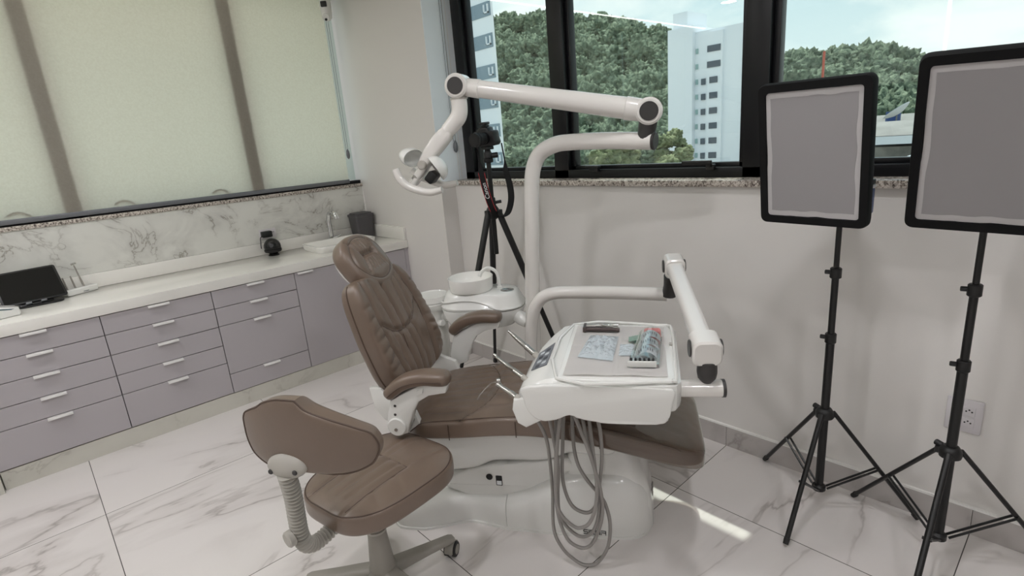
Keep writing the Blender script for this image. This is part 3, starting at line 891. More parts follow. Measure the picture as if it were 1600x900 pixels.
part('lid', prism(rrect(0.14, 0.13, 0.018, 4, 2.035, 4.025), 1.018, 1.030, bev=0.003), TRASHG, tb)

# outlet + adapter + round camera
ol = empty('wall_outlet', (1.335, YL - 0.013, 0.965), label='white socket plate on the marble splash behind the black adapter', cat='outlet')
part('plate', box((1.275, YL - 0.020, 0.940), (1.395, YL - 0.0125, 1.010), 0.003), SWITCH, ol)
part('socket', cyl((1.372, YL - 0.0205, 0.985), (1.372, YL - 0.019, 0.985), 0.014), SWITCH, ol)
bm = BM()
for dx, dz in ((-0.005, 0), (0.005, 0), (0, -0.005)):
    cyl((1.372 + dx, YL - 0.0212, 0.985 + dz), (1.372 + dx, YL - 0.020, 0.985 + dz), 0.0025, seg=8, into=bm)
part('pin_hole', bm, BLACKPL, ol)
ad = empty('power_adapter', (1.32, YL - 0.05, 0.955), label='black power adapter plugged into the splash socket above the round camera', cat='adapter')
part('body', box((1.282, YL - 0.068, 0.955), (1.352, YL - 0.0195, 0.998), 0.006), BLACKPL, ad)
part('cable', tube([(1.284, YL - 0.05, 0.972), (1.266, YL - 0.055, 0.955), (1.262, YL - 0.06, 0.93), (1.262, YL - 0.05, 0.905), (1.262, YL - 0.045, 0.880)], [0.003] * 5, 8, smooth=6), BLACKPL, ad)
wc = empty('web_camera', (1.318, 4.020, 0.829), label='black ball-shaped camera on the counter below the socket', cat='camera')
wcx, wcy = 1.318, 4.020
bm = BM(); bmesh.ops.create_uvsphere(bm, u_segments=28, v_segments=18, radius=0.058); bm.transform(Matrix.Translation((wcx, wcy, 0.893)))
part('ball', bm, pbr('gloss_black', rgb(14, 14, 16), 0.12), wc)
part('foot', lathe([(0.036, 0), (0.038, 0.004), (0.03, 0.012), (0.02, 0.016)], 24, Matrix.Translation((wcx, wcy, 0.829))), BLACKPL, wc)
part('speaker_band', lathe([(0.054, -0.02), (0.0585, -0.012), (0.0588, 0.0), (0.0575, -0.014)], 28, Matrix.Translation((wcx, wcy, 0.875))), BLACKMATTE, wc)
part('lens', cyl((wcx - 0.022, wcy - 0.047, 0.905), (wcx - 0.0245, wcy - 0.0525, 0.9075), 0.014), BLACKPL, wc)

# tablet on its stand
tbt = empty('tablet', (-0.02, 3.95, 0.829), label='black tablet leaning on a small stand at the left end of the counter', cat='tablet')
T0 = Vector((-0.005, 3.90, 0.852)); tx = Vector((0.985, 0.17, 0.0)).normalized(); tyv = Vector((-0.17 * 0.60, 0.985 * 0.60, 0.80)).normalized(); tn = tx.cross(tyv)
TF = lambda x, y, z: T0 + tx * x + tyv * y + tn * z
part('body', prism(rrect(0.285, 0.205, 0.012, 5, 0, 0.105), -0.009, 0.0, TF, 0.002), BLACKPL, tbt)
part('screen', prism(rrect(0.262, 0.184, 0.004, 3, 0, 0.105), 0.0, 0.0008, TF), pbr('dark_screen', rgb(12, 12, 13), 0.10), tbt)
st = empty('tablet_stand', (-0.02, 3.93, 0.829), label='black folding stand with grey grips holding the tablet on the counter', cat='stand')
bm = prism(rrect(0.20, 0.12, 0.03, 5, 0.01, 3.93), 0.8295, 0.839, bev=0.003)
tube([(0.0, 3.955, 0.836), (0.0, 3.985, 0.87), TF(0, 0.05, -0.02)], 0.010, 10, into=bm)
part('foot', bm, BLACKPL, st)
for xx in (-0.035, 0.03):
    part('grip', prism(rrect(0.026, 0.012, 0.003, 3, xx, -0.004), -0.02, 0.008, TF, 0.002), GREY_ALU, st)
part('clamp', prism(rrect(0.15, 0.025, 0.006, 3, 0.0, -0.004), -0.024, -0.0095, TF, 0.002), BLACKPL, st)
part('cable', tube([TF(-0.135, 0.03, -0.012), TF(-0.150, 0.028, -0.012), TF(-0.152, 0.012, -0.006), TF(-0.135, 0.002, -0.006), TF(-0.10, -0.006, -0.012)], [0.003] * 5, 8, smooth=6), BLACKPL, st)
# pen dock
PD = Matrix.Translation((0.195, 4.03, 0.829)) @ Matrix.Rotation(radians(26), 4, 'Z')
pd = empty('instrument_dock', (0.195, 4.03, 0.829), label='low white charging dock with thin rods right of the tablet', cat='dock')
part('dock_body', box((-0.085, -0.03, 0), (0.085, 0.03, 0.034), 0.006, 3, M=PD), PLASTIC, pd)
part('slot', box((0.0, -0.0308, 0.008), (0.03, -0.0295, 0.012), M=PD), GREY_ALU, pd, smooth=False)
for i, (xx, hh, rr) in enumerate(((-0.062, 0.075, 0.005), (-0.02, 0.075, 0.005))):
    a = PD @ Vector((xx, 0.0, 0.033)); b = PD @ Vector((xx - 0.008, 0.004, 0.033 + hh))
    o = part('curing_rod', cyl(a, b, rr, 0.004, 12), STEEL)
    tag(o, ('short steel rod, leftmost in the white dock beside the tablet', 'short steel rod, second from the left in the white dock')[i], 'rod', 'rods standing in the white dock')
a = PD @ Vector((0.026, 0, 0.033)); b = PD @ Vector((0.008, 0.006, 0.165))
bm = tube([a, a.lerp(b, 0.5), b], [0.006, 0.004, 0.0035], 10); cyl(b + Vector((-0.012, -0.003, 0.006)), b + Vector((0.012, 0.003, 0.010)), 0.006, seg=10, into=bm)
o = part('curing_rod', bm, STEEL)
tag(o, 'tall thin steel rod with a bent tip in the white dock', 'rod', 'rods standing in the white dock')
# white device with slanted top at the left edge
dv = empty('handheld_scanner', (-0.16, 3.72, 0.829), label='white handheld device with a teal line lying at the left edge of the counter', cat='device')
DM = Matrix.Translation((-0.175, 3.735, 0.829)) @ Matrix.Rotation(radians(12), 4, 'Z')
prof = [(-0.16, 0.0), (0.085, 0.0), (0.092, 0.012), (0.088, 0.042), (0.05, 0.052), (-0.02, 0.068), (-0.16, 0.085)]
part('shell', prism(prof, -0.045, 0.045, lambda x, y, z: DM @ Vector((x, z, y)), 0.010, 3), PLASTIC, dv)
prof2 = [(-0.158, 0.070), (-0.02, 0.052), (0.055, 0.037), (0.07, 0.040), (0.05, 0.0435), (-0.02, 0.059), (-0.158, 0.0765)]
part('teal_line', prism(prof2, -0.0458, 0.0458, lambda x, y, z: DM @ Vector((x, z, y))), pbr('teal', rgb(60, 84, 92), 0.3), dv)

# ---- roller blinds
def roller_blind(x0, x1, label, chain=True):
    b = empty('roller_blind', ((x0 + x1) / 2, YL, 1.26), label=label, cat='blind', group='closed cream roller blinds on the left window')
    yb = YL - 0.004
    bm = BM()
    vs = [bm.verts.new(p) for p in ((x0, yb, 1.275), (x1, yb, 1.275), (x1, yb, 2.62), (x0, yb, 2.62))]
    bm.faces.new(vs)
    part('fabric', bm, BLIND, b, smooth=False)
    part('bottom_bar', box((x0, yb - 0.013, 1.2615), (x1, yb + 0.010, 1.289), 0.003), GREY_ALU, b)
    part('roller', cyl((x0, yb - 0.004, 2.627), (x1, yb - 0.004, 2.627), 0.03), BLIND, b)
    if chain:
        bm = BM()
        for dx in (0.010, 0.026):
            tube([(x1 + dx, yb - 0.01, 2.6), (x1 + dx, yb - 0.01, 1.50)], 0.0016, 6, into=bm)
        part('cord', bm, GREY_ALU, b)
        part('cord_weight', lathe([(0.002, 0.0), (0.012, 0.012), (0.015, 0.035), (0.012, 0.06), (0.003, 0.075)], 16, Matrix.Translation((x1 + 0.020, yb - 0.012, 1.445))), GREY_ALU, b)
    return b
roller_blind(-0.872, 2.036, 'wide cream roller blind covering the left window above the counter')
roller_blind(XB + 0.02, -0.892, 'cream roller blind at the far left beyond the frame edge', False)
rb = empty('roller_blind', (XF - 0.06, 1.2, 2.50), label='raised blind of the big window with two cords hanging by the corner pillar', cat='blind')
part('roller', cyl((XW + 0.045, -0.8, 2.52), (XW + 0.045, 3.01, 2.52), 0.035), CEIL, rb)
for i, dx in enumerate((0.012, 0.030)):
    part('cord', tube([(XW + dx, 3.018, 2.5), (XW + dx, 3.018, 1.51)], 0.0016, 6), GREY_ALU, rb)
part('cord_weight', lathe([(0.002, 0.0), (0.013, 0.012), (0.016, 0.035), (0.013, 0.06), (0.003, 0.08)], 16, Matrix.Translation((XW + 0.022, 3.012, 1.438))), GREY_ALU, rb)
bm = BM()
for dx in (0.005, 0.026):
    box((XW + dx + 0.03, 3.024, 1.257), (XW + dx + 0.036, 3.030, 2.56), into=bm)
part('guide_rail', bm, CEIL, rb, smooth=False)

# ---- security camera in the corner
sc_ = empty('security_camera', (1.955, 3.93, 2.40), label='white dome security camera hanging from the ceiling in the corner', cat='camera')
cxx, cyy = 1.965, 3.93
part('mount', cyl((cxx + 0.03, cyy + 0.06, 2.56), (cxx + 0.03, cyy + 0.06, ZC), 0.05, bev=0.004), PLASTIC, sc_)
part('bracket', tube([(cxx + 0.03, cyy + 0.06, 2.575), (cxx + 0.02, cyy + 0.03, 2.545), (cxx, cyy, 2.52)], [0.03, 0.034, 0.034], 14, smooth=5), PLASTIC, sc_)
part('housing', lathe([(0.0, 0.0), (0.02, 0.003), (0.033, 0.018), (0.037, 0.05), (0.040, 0.10), (0.038, 0.13), (0.0, 0.135)], 24, Matrix.Translation((cxx, cyy, 2.402))), PLASTIC, sc_)
vd = Vector((-0.62, -0.70, -0.35)).normalized()
hc = Vector((cxx, cyy, 2.43))
part('face_plate', tube([hc + vd * 0.028, hc + vd * 0.037, hc + vd * 0.039], [0.026, 0.025, 0.02], 20), PLASTIC, sc_)
part('lens', tube([hc + vd * 0.036 + Vector((0, 0, -0.012)), hc + vd * 0.044 + Vector((0, 0, -0.012))], [0.009, 0.008], 14), BLACKPL, sc_)
vh = Vector((vd.x, vd.y, 0)).normalized(); vs_ = Vector((-vh.y, vh.x, 0)); hb = Vector((cxx, cyy, 2.503))
part('sensor_window', prism(rrect(0.042, 0.036, 0.005, 3), 0.036, 0.046, lambda x, y, z: hb + vs_ * x + Vector((0, 0, y)) + vh * z, 0.001), BLACKPL, sc_)
part('antenna', tube([hb + vs_ * 0.05 - vh * 0.0 + Vector((0, 0, 0.04)), hb + vs_ * 0.02 + Vector((0, 0, -0.01))], 0.004, 8), PLASTIC, sc_)

# ---- ceiling lights
DL = emission('downlight_glow', (0.985, 0.975, 1.0, 1), DOWNLIGHT)
k = 0
for (x, y, lab) in ((-0.1, 2.80, 'round ceiling downlight nearest the left window'), (0.2, 1.25, 'round ceiling downlight above the stool side of the room'), (1.35, 0.55, 'round ceiling downlight nearest the softboxes'),
               (-1.0, 2.9, 'round ceiling downlight at the back left of the room'), (-1.1, 1.0, 'round ceiling downlight at the back middle of the room'), (-1.1, -0.8, 'round ceiling downlight at the back right of the room'), (0.45, -0.8, 'round ceiling downlight behind the photographer')):
    d = empty('ceiling_downlight', (x, y, ZC), label=lab, cat='light', group='round ceiling downlights')
    part('trim_ring', lathe([(0.085, 0), (0.085, -0.006), (0.070, -0.010), (0.068, -0.004)], 28, Matrix.Translation((x, y, ZC - 0.0005))), CEIL, d)
    part('diffuser', cyl((x, y, ZC - 0.004), (x, y, ZC - 0.0065), 0.068), DL, d)
SL = emission('strip_glow', (1.0, 0.96, 0.90, 1), STRIP)
ls = empty('led_strip', (-0.9, 3.80, ZC - 0.02), label='long ceiling light strip running beside the blinds', cat='light')
part('profile', box((-2.2, 3.775, ZC - 0.014), (1.6, 3.825, ZC - 0.0005)), CEIL, ls, smooth=False)
part('diffuser', box((-2.18, 3.785, ZC - 0.018), (1.58, 3.815, ZC - 0.0135)), SL, ls, smooth=False)
ls = empty('led_strip', (XB + 0.01, 1.31, 0.4), label='vertical light strip on the wall behind the photographer', cat='light')
part('profile', box((XB, 1.29, 0.9), (XB + 0.014, 1.33, ZC - 0.05)), CEIL, ls, smooth=False)
part('diffuser', box((XB + 0.0135, 1.297, 0.92), (XB + 0.018, 1.323, ZC - 0.07)), SL, ls, smooth=False)

# ================================================================== dental chair (s: towards the foot, t: towards the room, z: up)
CD = Vector((cos(radians(-55.5)), sin(radians(-55.5)), 0))
CN = Vector((CD.y, -CD.x, 0))
CO = CN * -1.945
def CH(s, t, z):
    return CO + CD * s + CN * t + Vector((0, 0, z))
RZ = radians(-55.5)
chair = empty('dental_chair', CH(-0.45, 0, 0), RZ, label='brown leather dental chair with white base in the middle of the floor', cat='dental chair')

# --- floor base
WB = [(-1.07, 0.09), (-1.03, 0.17), (-0.96, 0.222), (-0.89, 0.222), (-0.80, 0.192), (-0.69, 0.150), (-0.60, 0.163), (-0.53, 0.176), (-0.30, 0.179), (-0.10, 0.176), (-0.03, 0.160), (0.01, 0.125), (0.032, 0.07)]
HB = [(-1.07, 0.03), (-1.03, 0.075), (-0.95, 0.108), (-0.80, 0.118), (-0.69, 0.124), (-0.55, 0.130), (-0.46, 0.160), (-0.38, 0.205), (-0.31, 0.240), (-0.22, 0.258), (-0.10, 0.262), (-0.02, 0.235), (0.015, 0.17), (0.032, 0.09)]
def base_sec(s, z0, wadd=0.0, hmul=1.0, n=36, e=5.0):
    w = interp(WB, s) + wadd; h = interp(HB, s) * hmul
    out = []
    for k in range(n):
        a = pi * k / (n - 1)
        c, sn = cos(a), sin(a)
        out.append(CH(s, w * math.copysign(abs(c) ** (2 / e), c), z0 + (h - z0) * abs(sn) ** (2 / e)))
    return out
def ss_(a, b, n):
    return [a + (b - a) * i / n for i in range(n + 1)]
part('base_rear', loft([base_sec(s, 0.0) for s in ss_(-1.07, -0.5385, 40)]), PLASTIC, chair, angle=55)
part('base_front', loft([base_sec(s, 0.0, 0.002) for s in ss_(-0.5365, 0.032, 44)]), PLASTIC, chair, angle=55)
bm = loft([[CH(s, interp(WB, s) * sg + sg * 0.007, z) for sg, z in ((1, 0.0), (1, 0.010), (-1, 0.010), (-1, 0.0))] for s in ss_(-1.06, 0.02, 40)])
part('base_skirt', bm, PLASTIC, chair, angle=30)
# tower at the foot side carrying the lift
secs = []
for (z, sa, sb, w) in ((0.0, -0.34, 0.03, 0.12), (0.12, -0.33, 0.026, 0.135), (0.22, -0.31, 0.006, 0.135), (0.30, -0.295, -0.02, 0.128), (0.36, -0.285, -0.045, 0.12), (0.415, -0.28, -0.065, 0.11)):
    secs.append([CH(p[0], p[1], z) for p in rrect(sb - sa, 2 * w, 0.05, 6, (sa + sb) / 2, 0)])
part('base_tower', loft(secs), PLASTIC, chair, angle=55)
# vents on the end of the base
for k in range(3):
    z = 0.150 - 0.022 * k
    p0 = CH(0.0305 - 0.001 * k, 0.02, z)
    part('vent_slot', tube([CH(0.0265, 0.045, z), CH(0.0295, 0.02, z)], 0.003, 8), HOSE, chair)
# lift link
link = smooth_closed([(-0.82, 0.150), (-0.74, 0.205), (-0.62, 0.248), (-0.46, 0.272), (-0.30, 0.300), (-0.262, 0.262), (-0.325, 0.205), (-0.44, 0.135), (-0.555, 0.096), (-0.69, 0.106)], 5)
part('lift_arm', prism(link, -0.125, 0.125, lambda x, y, z: CH(x, z, y), 0.012, 3), PLASTIC, chair, angle=50)
part('bolt_cap', cyl(CH(-0.607, 0.1245, 0.201), CH(-0.607, 0.1275, 0.201), 0.0135), BLACKPL, chair)
stx = CH(-0.568, 0.1252, 0.186)
SF = lambda x, y, z: stx + CD * x + Vector((0, 0, 1)) * y + CN * z
part('sticker', prism(rrect(0.026, 0.045, 0.003, 3), 0, 0.0008, SF), INK, chair)
bm = prism(rrect(0.020, 0.018, 0.001, 2, 0, -0.010), 0.0006, 0.0012, SF)
part('sticker_panel', bm, LABELW, chair, smooth=False)
# seat carrier under the cushion
secs = []
CB = [(-0.90, 0.36), (-0.86, 0.255), (-0.80, 0.207), (-0.72, 0.215), (-0.66, 0.229), (-0.567, 0.270), (-0.43, 0.277), (-0.375, 0.282), (-0.325, 0.300), (-0.274, 0.325), (-0.18, 0.322), (-0.12, 0.330), (-0.095, 0.36)]
ZS = [(-0.92, 0.505), (-0.70, 0.525), (-0.42, 0.550), (-0.27, 0.542), (-0.18, 0.527), (-0.05, 0.498), (0.116, 0.452), (0.21, 0.425)]
for s in ss_(-0.90, -0.095, 44):
    zb = interp(CB, s); zt = interp(ZS, s) - 0.088
    zt = max(zt, zb + 0.03)
    sec = []
    for k in range(28):
        a = 2 * pi * k / 28
        c, sn = cos(a), sin(a)
        hz = (zt - zb) / 2
        wd = 0.155 + 0.06 * max(0, (sn + 0.3)) / 1.3
        sec.append(CH(s, wd * math.copysign(abs(c) ** 0.5, c), zb + hz + hz * math.copysign(abs(sn) ** 0.5, sn)))
    secs.append(sec)
part('seat_carrier', loft(secs), PLASTIC, chair, angle=50)

# --- seat cushion
def seat_f(x, y, z):
    return CH(y, x, interp(ZS, y) - 0.047 + z)
def seat_W(y):
    w = interp([(-0.90, 0.245), (-0.8, 0.262), (-0.2, 0.264), (0.0, 0.262), (0.1, 0.255), (0.2, 0.235)], y)
    return w, w
cross = [(-0.25, -0.66), (-0.13, -0.60), (0.0, -0.565), (0.13, -0.58), (0.25, -0.66)]
cr = [(cross, 0.010, 0.012),
      ([(-0.16, -0.585), (-0.14, -0.2), (-0.15, 0.12)], 0.004, 0.016), ([(0.16, -0.585), (0.14, -0.2), (0.15, 0.12)], 0.004, 0.016),
      ([(-0.02, -0.56), (-0.01, -0.35)], 0.005, 0.012), ([(0.07, -0.57), (0.05, -0.38)], 0.005, 0.010), ([(-0.09, -0.57), (-0.07, -0.40)], 0.004, 0.010)]
for q in range(9):
    xx = -0.2 + 0.05 * q
    cr.append(([(xx, -0.60 - 0.02 * (q % 2)), (xx * 0.9 + 0.01, -0.75 - 0.03 * (q % 3))], 0.0035, 0.010))
bm, surf = cushion(seat_W, -0.91, 0.207, 0.047, 0.040, seat_f, p=8.5, q=7, nx=84, ny=130, dome=0.008, creases=cr,
                   extra=lambda x, y: 0.0022 * noise.noise(Vector((x * 10, y * 22, 1.7))) + 0.0015 * noise.noise(Vector((x * 28, y * 34, 5))))
seat = part('seat_cushion', bm, LEATHER, chair, angle=60)
bm = seam(surf, cross, 0.0022)
for xs in (0.250, -0.250):
    seam(surf, [(xs, -0.86), (xs, -0.5), (xs, -0.2), (xs, 0.0), (xs * 0.97, 0.12)], 0.0022, into=bm)
part('seam', bm, LEATHERSEAM, seat)
bm = BM()
for s in (-0.70, -0.445, -0.15):
    tube([CH(s, 0.2645, interp(ZS, s) - 0.018), CH(s, 0.266, interp(ZS, s) - 0.045), CH(s, 0.2645, interp(ZS, s) - 0.08)], 0.0018, 6, smooth=4, into=bm)
part('side_stitch', bm, LEATHERSEAM, seat)
# clear cover over the foot end
def film_W(y):
    w = interp([(-0.34, 0.2665), (0.0, 0.2645), (0.1, 0.2575), (0.21, 0.237)], y)
    return w, w
bm, _ = cushion(film_W, -0.345, 0.2090, 0.0492, 0.0415, lambda x, y, z: CH(y, x, interp(ZS, y) - 0.047 + z), p=9.5, q=7, nx=40, ny=60, dome=0.008,
                extra=lambda x, y: 0.0016 * noise.noise(Vector((x * 14, y * 30, 9))))
part('foot_cover', bm, CLEARFILM, chair, label='clear plastic cover', angle=60)

# --- backrest
BE = (-0.249, 0.969); BNRM = (0.969, 0.249)
def back_f(x, y, z):
    x += 0.045 * max(0.0, y) / 0.3
    return CH(-0.925 + BE[0] * y + BNRM[0] * z, x, 0.646 + BE[1] * y + BNRM[1] * z)
def back_W(y):
    w = interp([(-0.075, 0.200), (-0.03, 0.236), (0.06, 0.252), (0.15, 0.248), (0.26, 0.230), (0.34, 0.212), (0.41, 0.190)], y)
    return w, w
smile = [(-0.150, 0.225), (-0.10, 0.178), (-0.04, 0.156), (0.03, 0.154), (0.09, 0.170), (0.150, 0.215)]
bcr = [(smile, 0.010, 0.011),
       ([(0.135, 0.395), (0.168, 0.25), (0.165, 0.12), (0.140, -0.06)], 0.0150, 0.011), ([(-0.135, 0.395), (-0.168, 0.25), (-0.165, 0.12), (-0.140, -0.06)], 0.0150, 0.011),
       ([(0.03, 0.39), (0.025, 0.30), (0.02, 0.16)], 0.0135, 0.007), ([(-0.06, 0.39), (-0.055, 0.30), (-0.05, 0.17)], 0.0075, 0.009), ([(0.09, 0.385), (0.09, 0.30), (0.075, 0.17)], 0.0090, 0.009), ([(-0.10, 0.385), (-0.105, 0.32), (-0.095, 0.19)], 0.0075, 0.009),
       ([(0.06, 0.15), (0.05, 0.05), (0.05, -0.06)], 0.0120, 0.008), ([(-0.005, 0.15), (-0.01, 0.05), (0.0, -0.06)], 0.0120, 0.007), ([(-0.06, 0.155), (-0.065, 0.06), (-0.055, -0.05)], 0.0090, 0.008), ([(0.105, 0.17), (0.11, 0.06), (0.10, -0.05)], 0.0075, 0.008)]
for q in range(9):
    yy = 0.31 - 0.042 * q
    for sg in (1, -1):
        bcr.append(([(sg * 0.185, yy), (sg * 0.235, yy - 0.008 - 0.006 * (q % 3))], 0.0050, 0.007))
def back_extra(x, y):
    a = abs(x) / 0.25
    return 0.030 * max(0, a - 0.55) * 2.0 * (1 if y < 0.3 else max(0.3, 1 - (y - 0.3) * 5)) + 0.0022 * noise.noise(Vector((x * 12, y * 26, 3.3)))
bm, bsurf = cushion(back_W, -0.075, 0.405, 0.042, 0.060, back_f, p=10, q=5, nx=90, ny=100, dome=0.004, creases=bcr, extra=back_extra)
back = part('backrest', bm, LEATHER, chair, angle=60)
bm = seam(bsurf, smile, 0.0018)
for sg in (1, -1):
    seam(bsurf, [(sg * 0.135, 0.39), (sg * 0.168, 0.25), (sg * 0.165, 0.12), (sg * 0.140, -0.055)], 0.0018, into=bm)
seam(bsurf, [(0.03, 0.39), (0.025, 0.30), (0.02, 0.165)], 0.0016, into=bm)
seam(bsurf, [(0.05, 0.14), (0.05, 0.05), (0.05, -0.055)], 0.0016, into=bm)
seam(bsurf, [(-0.005, 0.14), (-0.01, 0.05), (0.0, -0.055)], 0.0016, into=bm)
part('seam', bm, LEATHERSEAM, back)
pip = []
for j in range(64):
    y = -0.075 + 0.48 * j / 63
    v = (2 * y + 0.075 - 0.405) / 0.48
    k = max(0, 1 - min(1, abs(v)) ** 10) ** (1 / 10)
    pip.append((back_W(y)[0] * k, y))
bm = tube([back_f(x, y, -0.012) for x, y in pip[1:-1]] + [back_f(-x, y, -0.012) for x, y in pip[1:-1]][::-1], 0.0030, 6, closed=True)
part('piping', bm, LEATHERSEAM, back)
# backrest shell and hinge plates
bm, _ = cushion(lambda y: (interp([(-0.12, 0.18), (0.0, 0.205), (0.12, 0.17)], y),) * 2, -0.10, 0.12, 0.0, 0.026, lambda x, y, z: back_f(x, y, z - 0.048), p=6, q=5, nx=30, ny=30)
part('back_shell', bm, PLASTIC, chair, angle=50)
for sg, lab in ((1, 'near'), (-1, 'far')):
    pl_ = [(-1.000, 0.640), (-0.990, 0.555), (-0.955, 0.510), (-0.86, 0.468), (-0.815, 0.50), (-0.83, 0.545), (-0.905, 0.575), (-0.955, 0.640)]
    part('hinge_plate', prism(pl_, 0.225 * sg, 0.252 * sg, lambda x, y, z: CH(x, z, y), 0.004), PLASTIC, chair)
    part('hinge_bolt', cyl(CH(-0.845, 0.252 * sg, 0.520), CH(-0.845, 0.258 * sg, 0.520), 0.012), STEEL, chair)
part('back_crossbar', tube([CH(-0.95, -0.24, 0.55), CH(-0.95, 0.24, 0.55)], 0.022, 14), PLASTIC, chair)

# --- armrests
def armrest(sg, ds, dz):
    t0 = 0.302 * sg
    A = lambda s, t, z: CH(s + ds, t, z + dz)
    # bracket silhouette
    br = [(-0.905, 0.500), (-0.870, 0.488), (-0.835, 0.500), (-0.822, 0.535), (-0.800, 0.590), (-0.775, 0.628), (-0.735, 0.652), (-0.672, 0.664), (-0.660, 0.695), (-0.75, 0.700), (-0.845, 0.652), (-0.885, 0.628), (-0.900, 0.585), (-0.912, 0.535)]
    b = part('arm_bracket', prism(br, t0 - 0.020, t0 + 0.020, lambda x, y, z: A(x, z, y), 0.006, 2), PLASTIC, chair)
    part('hinge_cap', cyl(A(-0.870, t0 + sg * 0.018, 0.528), A(-0.870, t0 + sg * 0.030, 0.528), 0.036, bev=0.004), PLASTIC, b)
    part('bolt', cyl(A(-0.872, t0 + sg * 0.029, 0.520), A(-0.872, t0 + sg * 0.0325, 0.520), 0.006), STEEL, b)
    part('latch', prism(rrect(0.030, 0.020, 0.004, 3), t0 + sg * 0.018, t0 + sg * 0.026, lambda x, y, z: A(-0.765 + x * 0.9 + y * 0.2, z, 0.668 + y + x * 0.35), 0.002), PLASTIC, b)
    for (hs, hz) in ((-0.868, 0.610), (-0.872, 0.575)):
        part('screw_hole', cyl(A(hs, t0 + sg * 0.0195, hz), A(hs, t0 + sg * 0.0215, hz), 0.005, seg=12), DARKCAP, b)
    secs = []
    path = catmull([(-0.900, 0.640, 0), (-0.865, 0.672, 0), (-0.82, 0.700, 0), (-0.755, 0.716, 0), (-0.70, 0.716, 0), (-0.655, 0.712, 0)], 6)
    n = len(path)
    for i, p in enumerate(path):
        d = (path[min(i + 1, n - 1)] - path[max(i - 1, 0)]).normalized()
        nn = (-d.y, d.x)
        u = i / (n - 1)
        e = (1 - abs(2 * u - 1) ** 9) ** 0.5 if 0 < u < 1 else 0.45
        hw, hh = 0.040 * max(e, 0.45), 0.026 * max(e, 0.5)
        sec = []
        for k in range(22):
            a = 2 * pi * k / 22
            c, sn = cos(a), sin(a)
            x = hw * math.copysign(abs(c) ** 0.7, c); y = hh * math.copysign(abs(sn) ** 0.7, sn)
            sec.append(A(p.x + nn[0] * y, t0 + x, p.y + nn[1] * y))
        secs.append(sec)
    pad = part('arm_pad', loft(secs), LEATHER, b, angle=60)
    mid = [A(p.x, t0 + sg * 0.0405, p.y - 0.004) for p in path[3:-3]]
    part('seam', tube(mid, 0.0016, 6), LEATHERSEAM, b)
armrest(1, 0.0, 0.0)
armrest(-1, 0.040, 0.018)

# --- headrest
hang = radians(35)
def head_f(x, y, z):
    return CH(-1.060 - sin(hang) * y + cos(hang) * z, x + 0.03, 1.083 + cos(hang) * y + sin(hang) * z)
def head_W(y):
    w = interp([(-0.12, 0.118), (-0.05, 0.134), (0.03, 0.136), (0.11, 0.120)], y)
    return w, w
hcr = [([(-0.045, 0.015), (0.045, 0.015)], 0.014, 0.011), ([(0.045, 0.015), (0.075, 0.085)], 0.005, 0.008), ([(-0.045, 0.015), (-0.075, 0.085)], 0.005, 0.008), ([(0.045, 0.015), (0.075, -0.06)], 0.005, 0.008), ([(-0.045, 0.015), (-0.075, -0.06)], 0.005, 0.008)]
for q in range(7):
    xx = -0.045 + 0.015 * q
    hcr.append(([(xx, 0.018), (xx * 1.5, 0.075)], 0.006, 0.0042))
    hcr.append(([(xx, 0.012), (xx * 1.5, -0.05)], 0.006, 0.0042))
ring = [(0.114 * cos(2 * pi * k / 28), -0.004 + 0.095 * sin(2 * pi * k / 28)) for k in range(29)]
hcr.append((ring, 0.005, 0.006))
bm, hsurf = cushion(head_W, -0.122, 0.112, 0.034, 0.058, head_f, p=2.9, q=3.6, nx=80, ny=80, dome=0.010, creases=hcr)
head = part('headrest', bm, LEATHER, chair, angle=60)
bm = seam(hsurf, ring[:-1] + [ring[0]], 0.0015)
seam(hsurf, [(-0.045, 0.015), (0.0, 0.013), (0.045, 0.015)], 0.0016, into=bm)
part('seam', bm, LEATHERSEAM, head)
part('headrest_bracket', prism(rrect(0.07, 0.24, 0.02, 4), -0.02, 0.0, lambda x, y, z: back_f(x, 0.36 + y, z - 0.053), 0.004), PLASTIC, chair)
bm, _ = cushion(lambda y: (interp([(-0.08, 0.085), (0.0, 0.10), (0.08, 0.085)], y),) * 2, -0.075, 0.085, 0.0, 0.02, lambda x, y, z: head_f(x, y, z - 0.053), p=3, q=4, nx=24, ny=24)
part('headrest_shell', bm, PLASTIC, chair, angle=50)

# lettering on the base
LET = {'S': [[(0.62, 1), (0.12, 1), (0.0, 0.86), (0.0, 0.62), (0.12, 0.5), (0.55, 0.5), (0.66, 0.38), (0.66, 0.12), (0.55, 0), (0.02, 0)]],
       'I': [[(0, 0), (0, 1)]],
       'E': [[(0.62, 1), (0.0, 1), (0.0, 0), (0.62, 0)], [(0.0, 0.5), (0.55, 0.5)]],
       'N': [[(0, 0), (0, 1), (0.66, 0), (0.66, 1)]],
       'A': [[(0.0, 0.0), (0.0, 0.25)], [(0.0, 1), (0.66, 1), (0.72, 0.86), (0.72, 0)], [(0.05, 0.5), (0.72, 0.5)]]}
def write(word, h, gap, f, w=0.15, stretch=1.0):
    bm = BM(); x = 0
    for ch in word:
        pls = LET[ch]
        strokes([[(x + p[0] * stretch, p[1]) for p in pl] for pl in pls], h, f, w, into=bm)
        x += (max(p[0] for pl in pls for p in pl)) * stretch + gap
    return bm
bm = write('SIENA', 0.0175, 0.30, lambda x, y, z: CH(-0.232 + x, 0.1812 + z + 0.0008, 0.0165 + y), 0.15, 1.35)
part('lettering', bm, INK, chair, smooth=False)

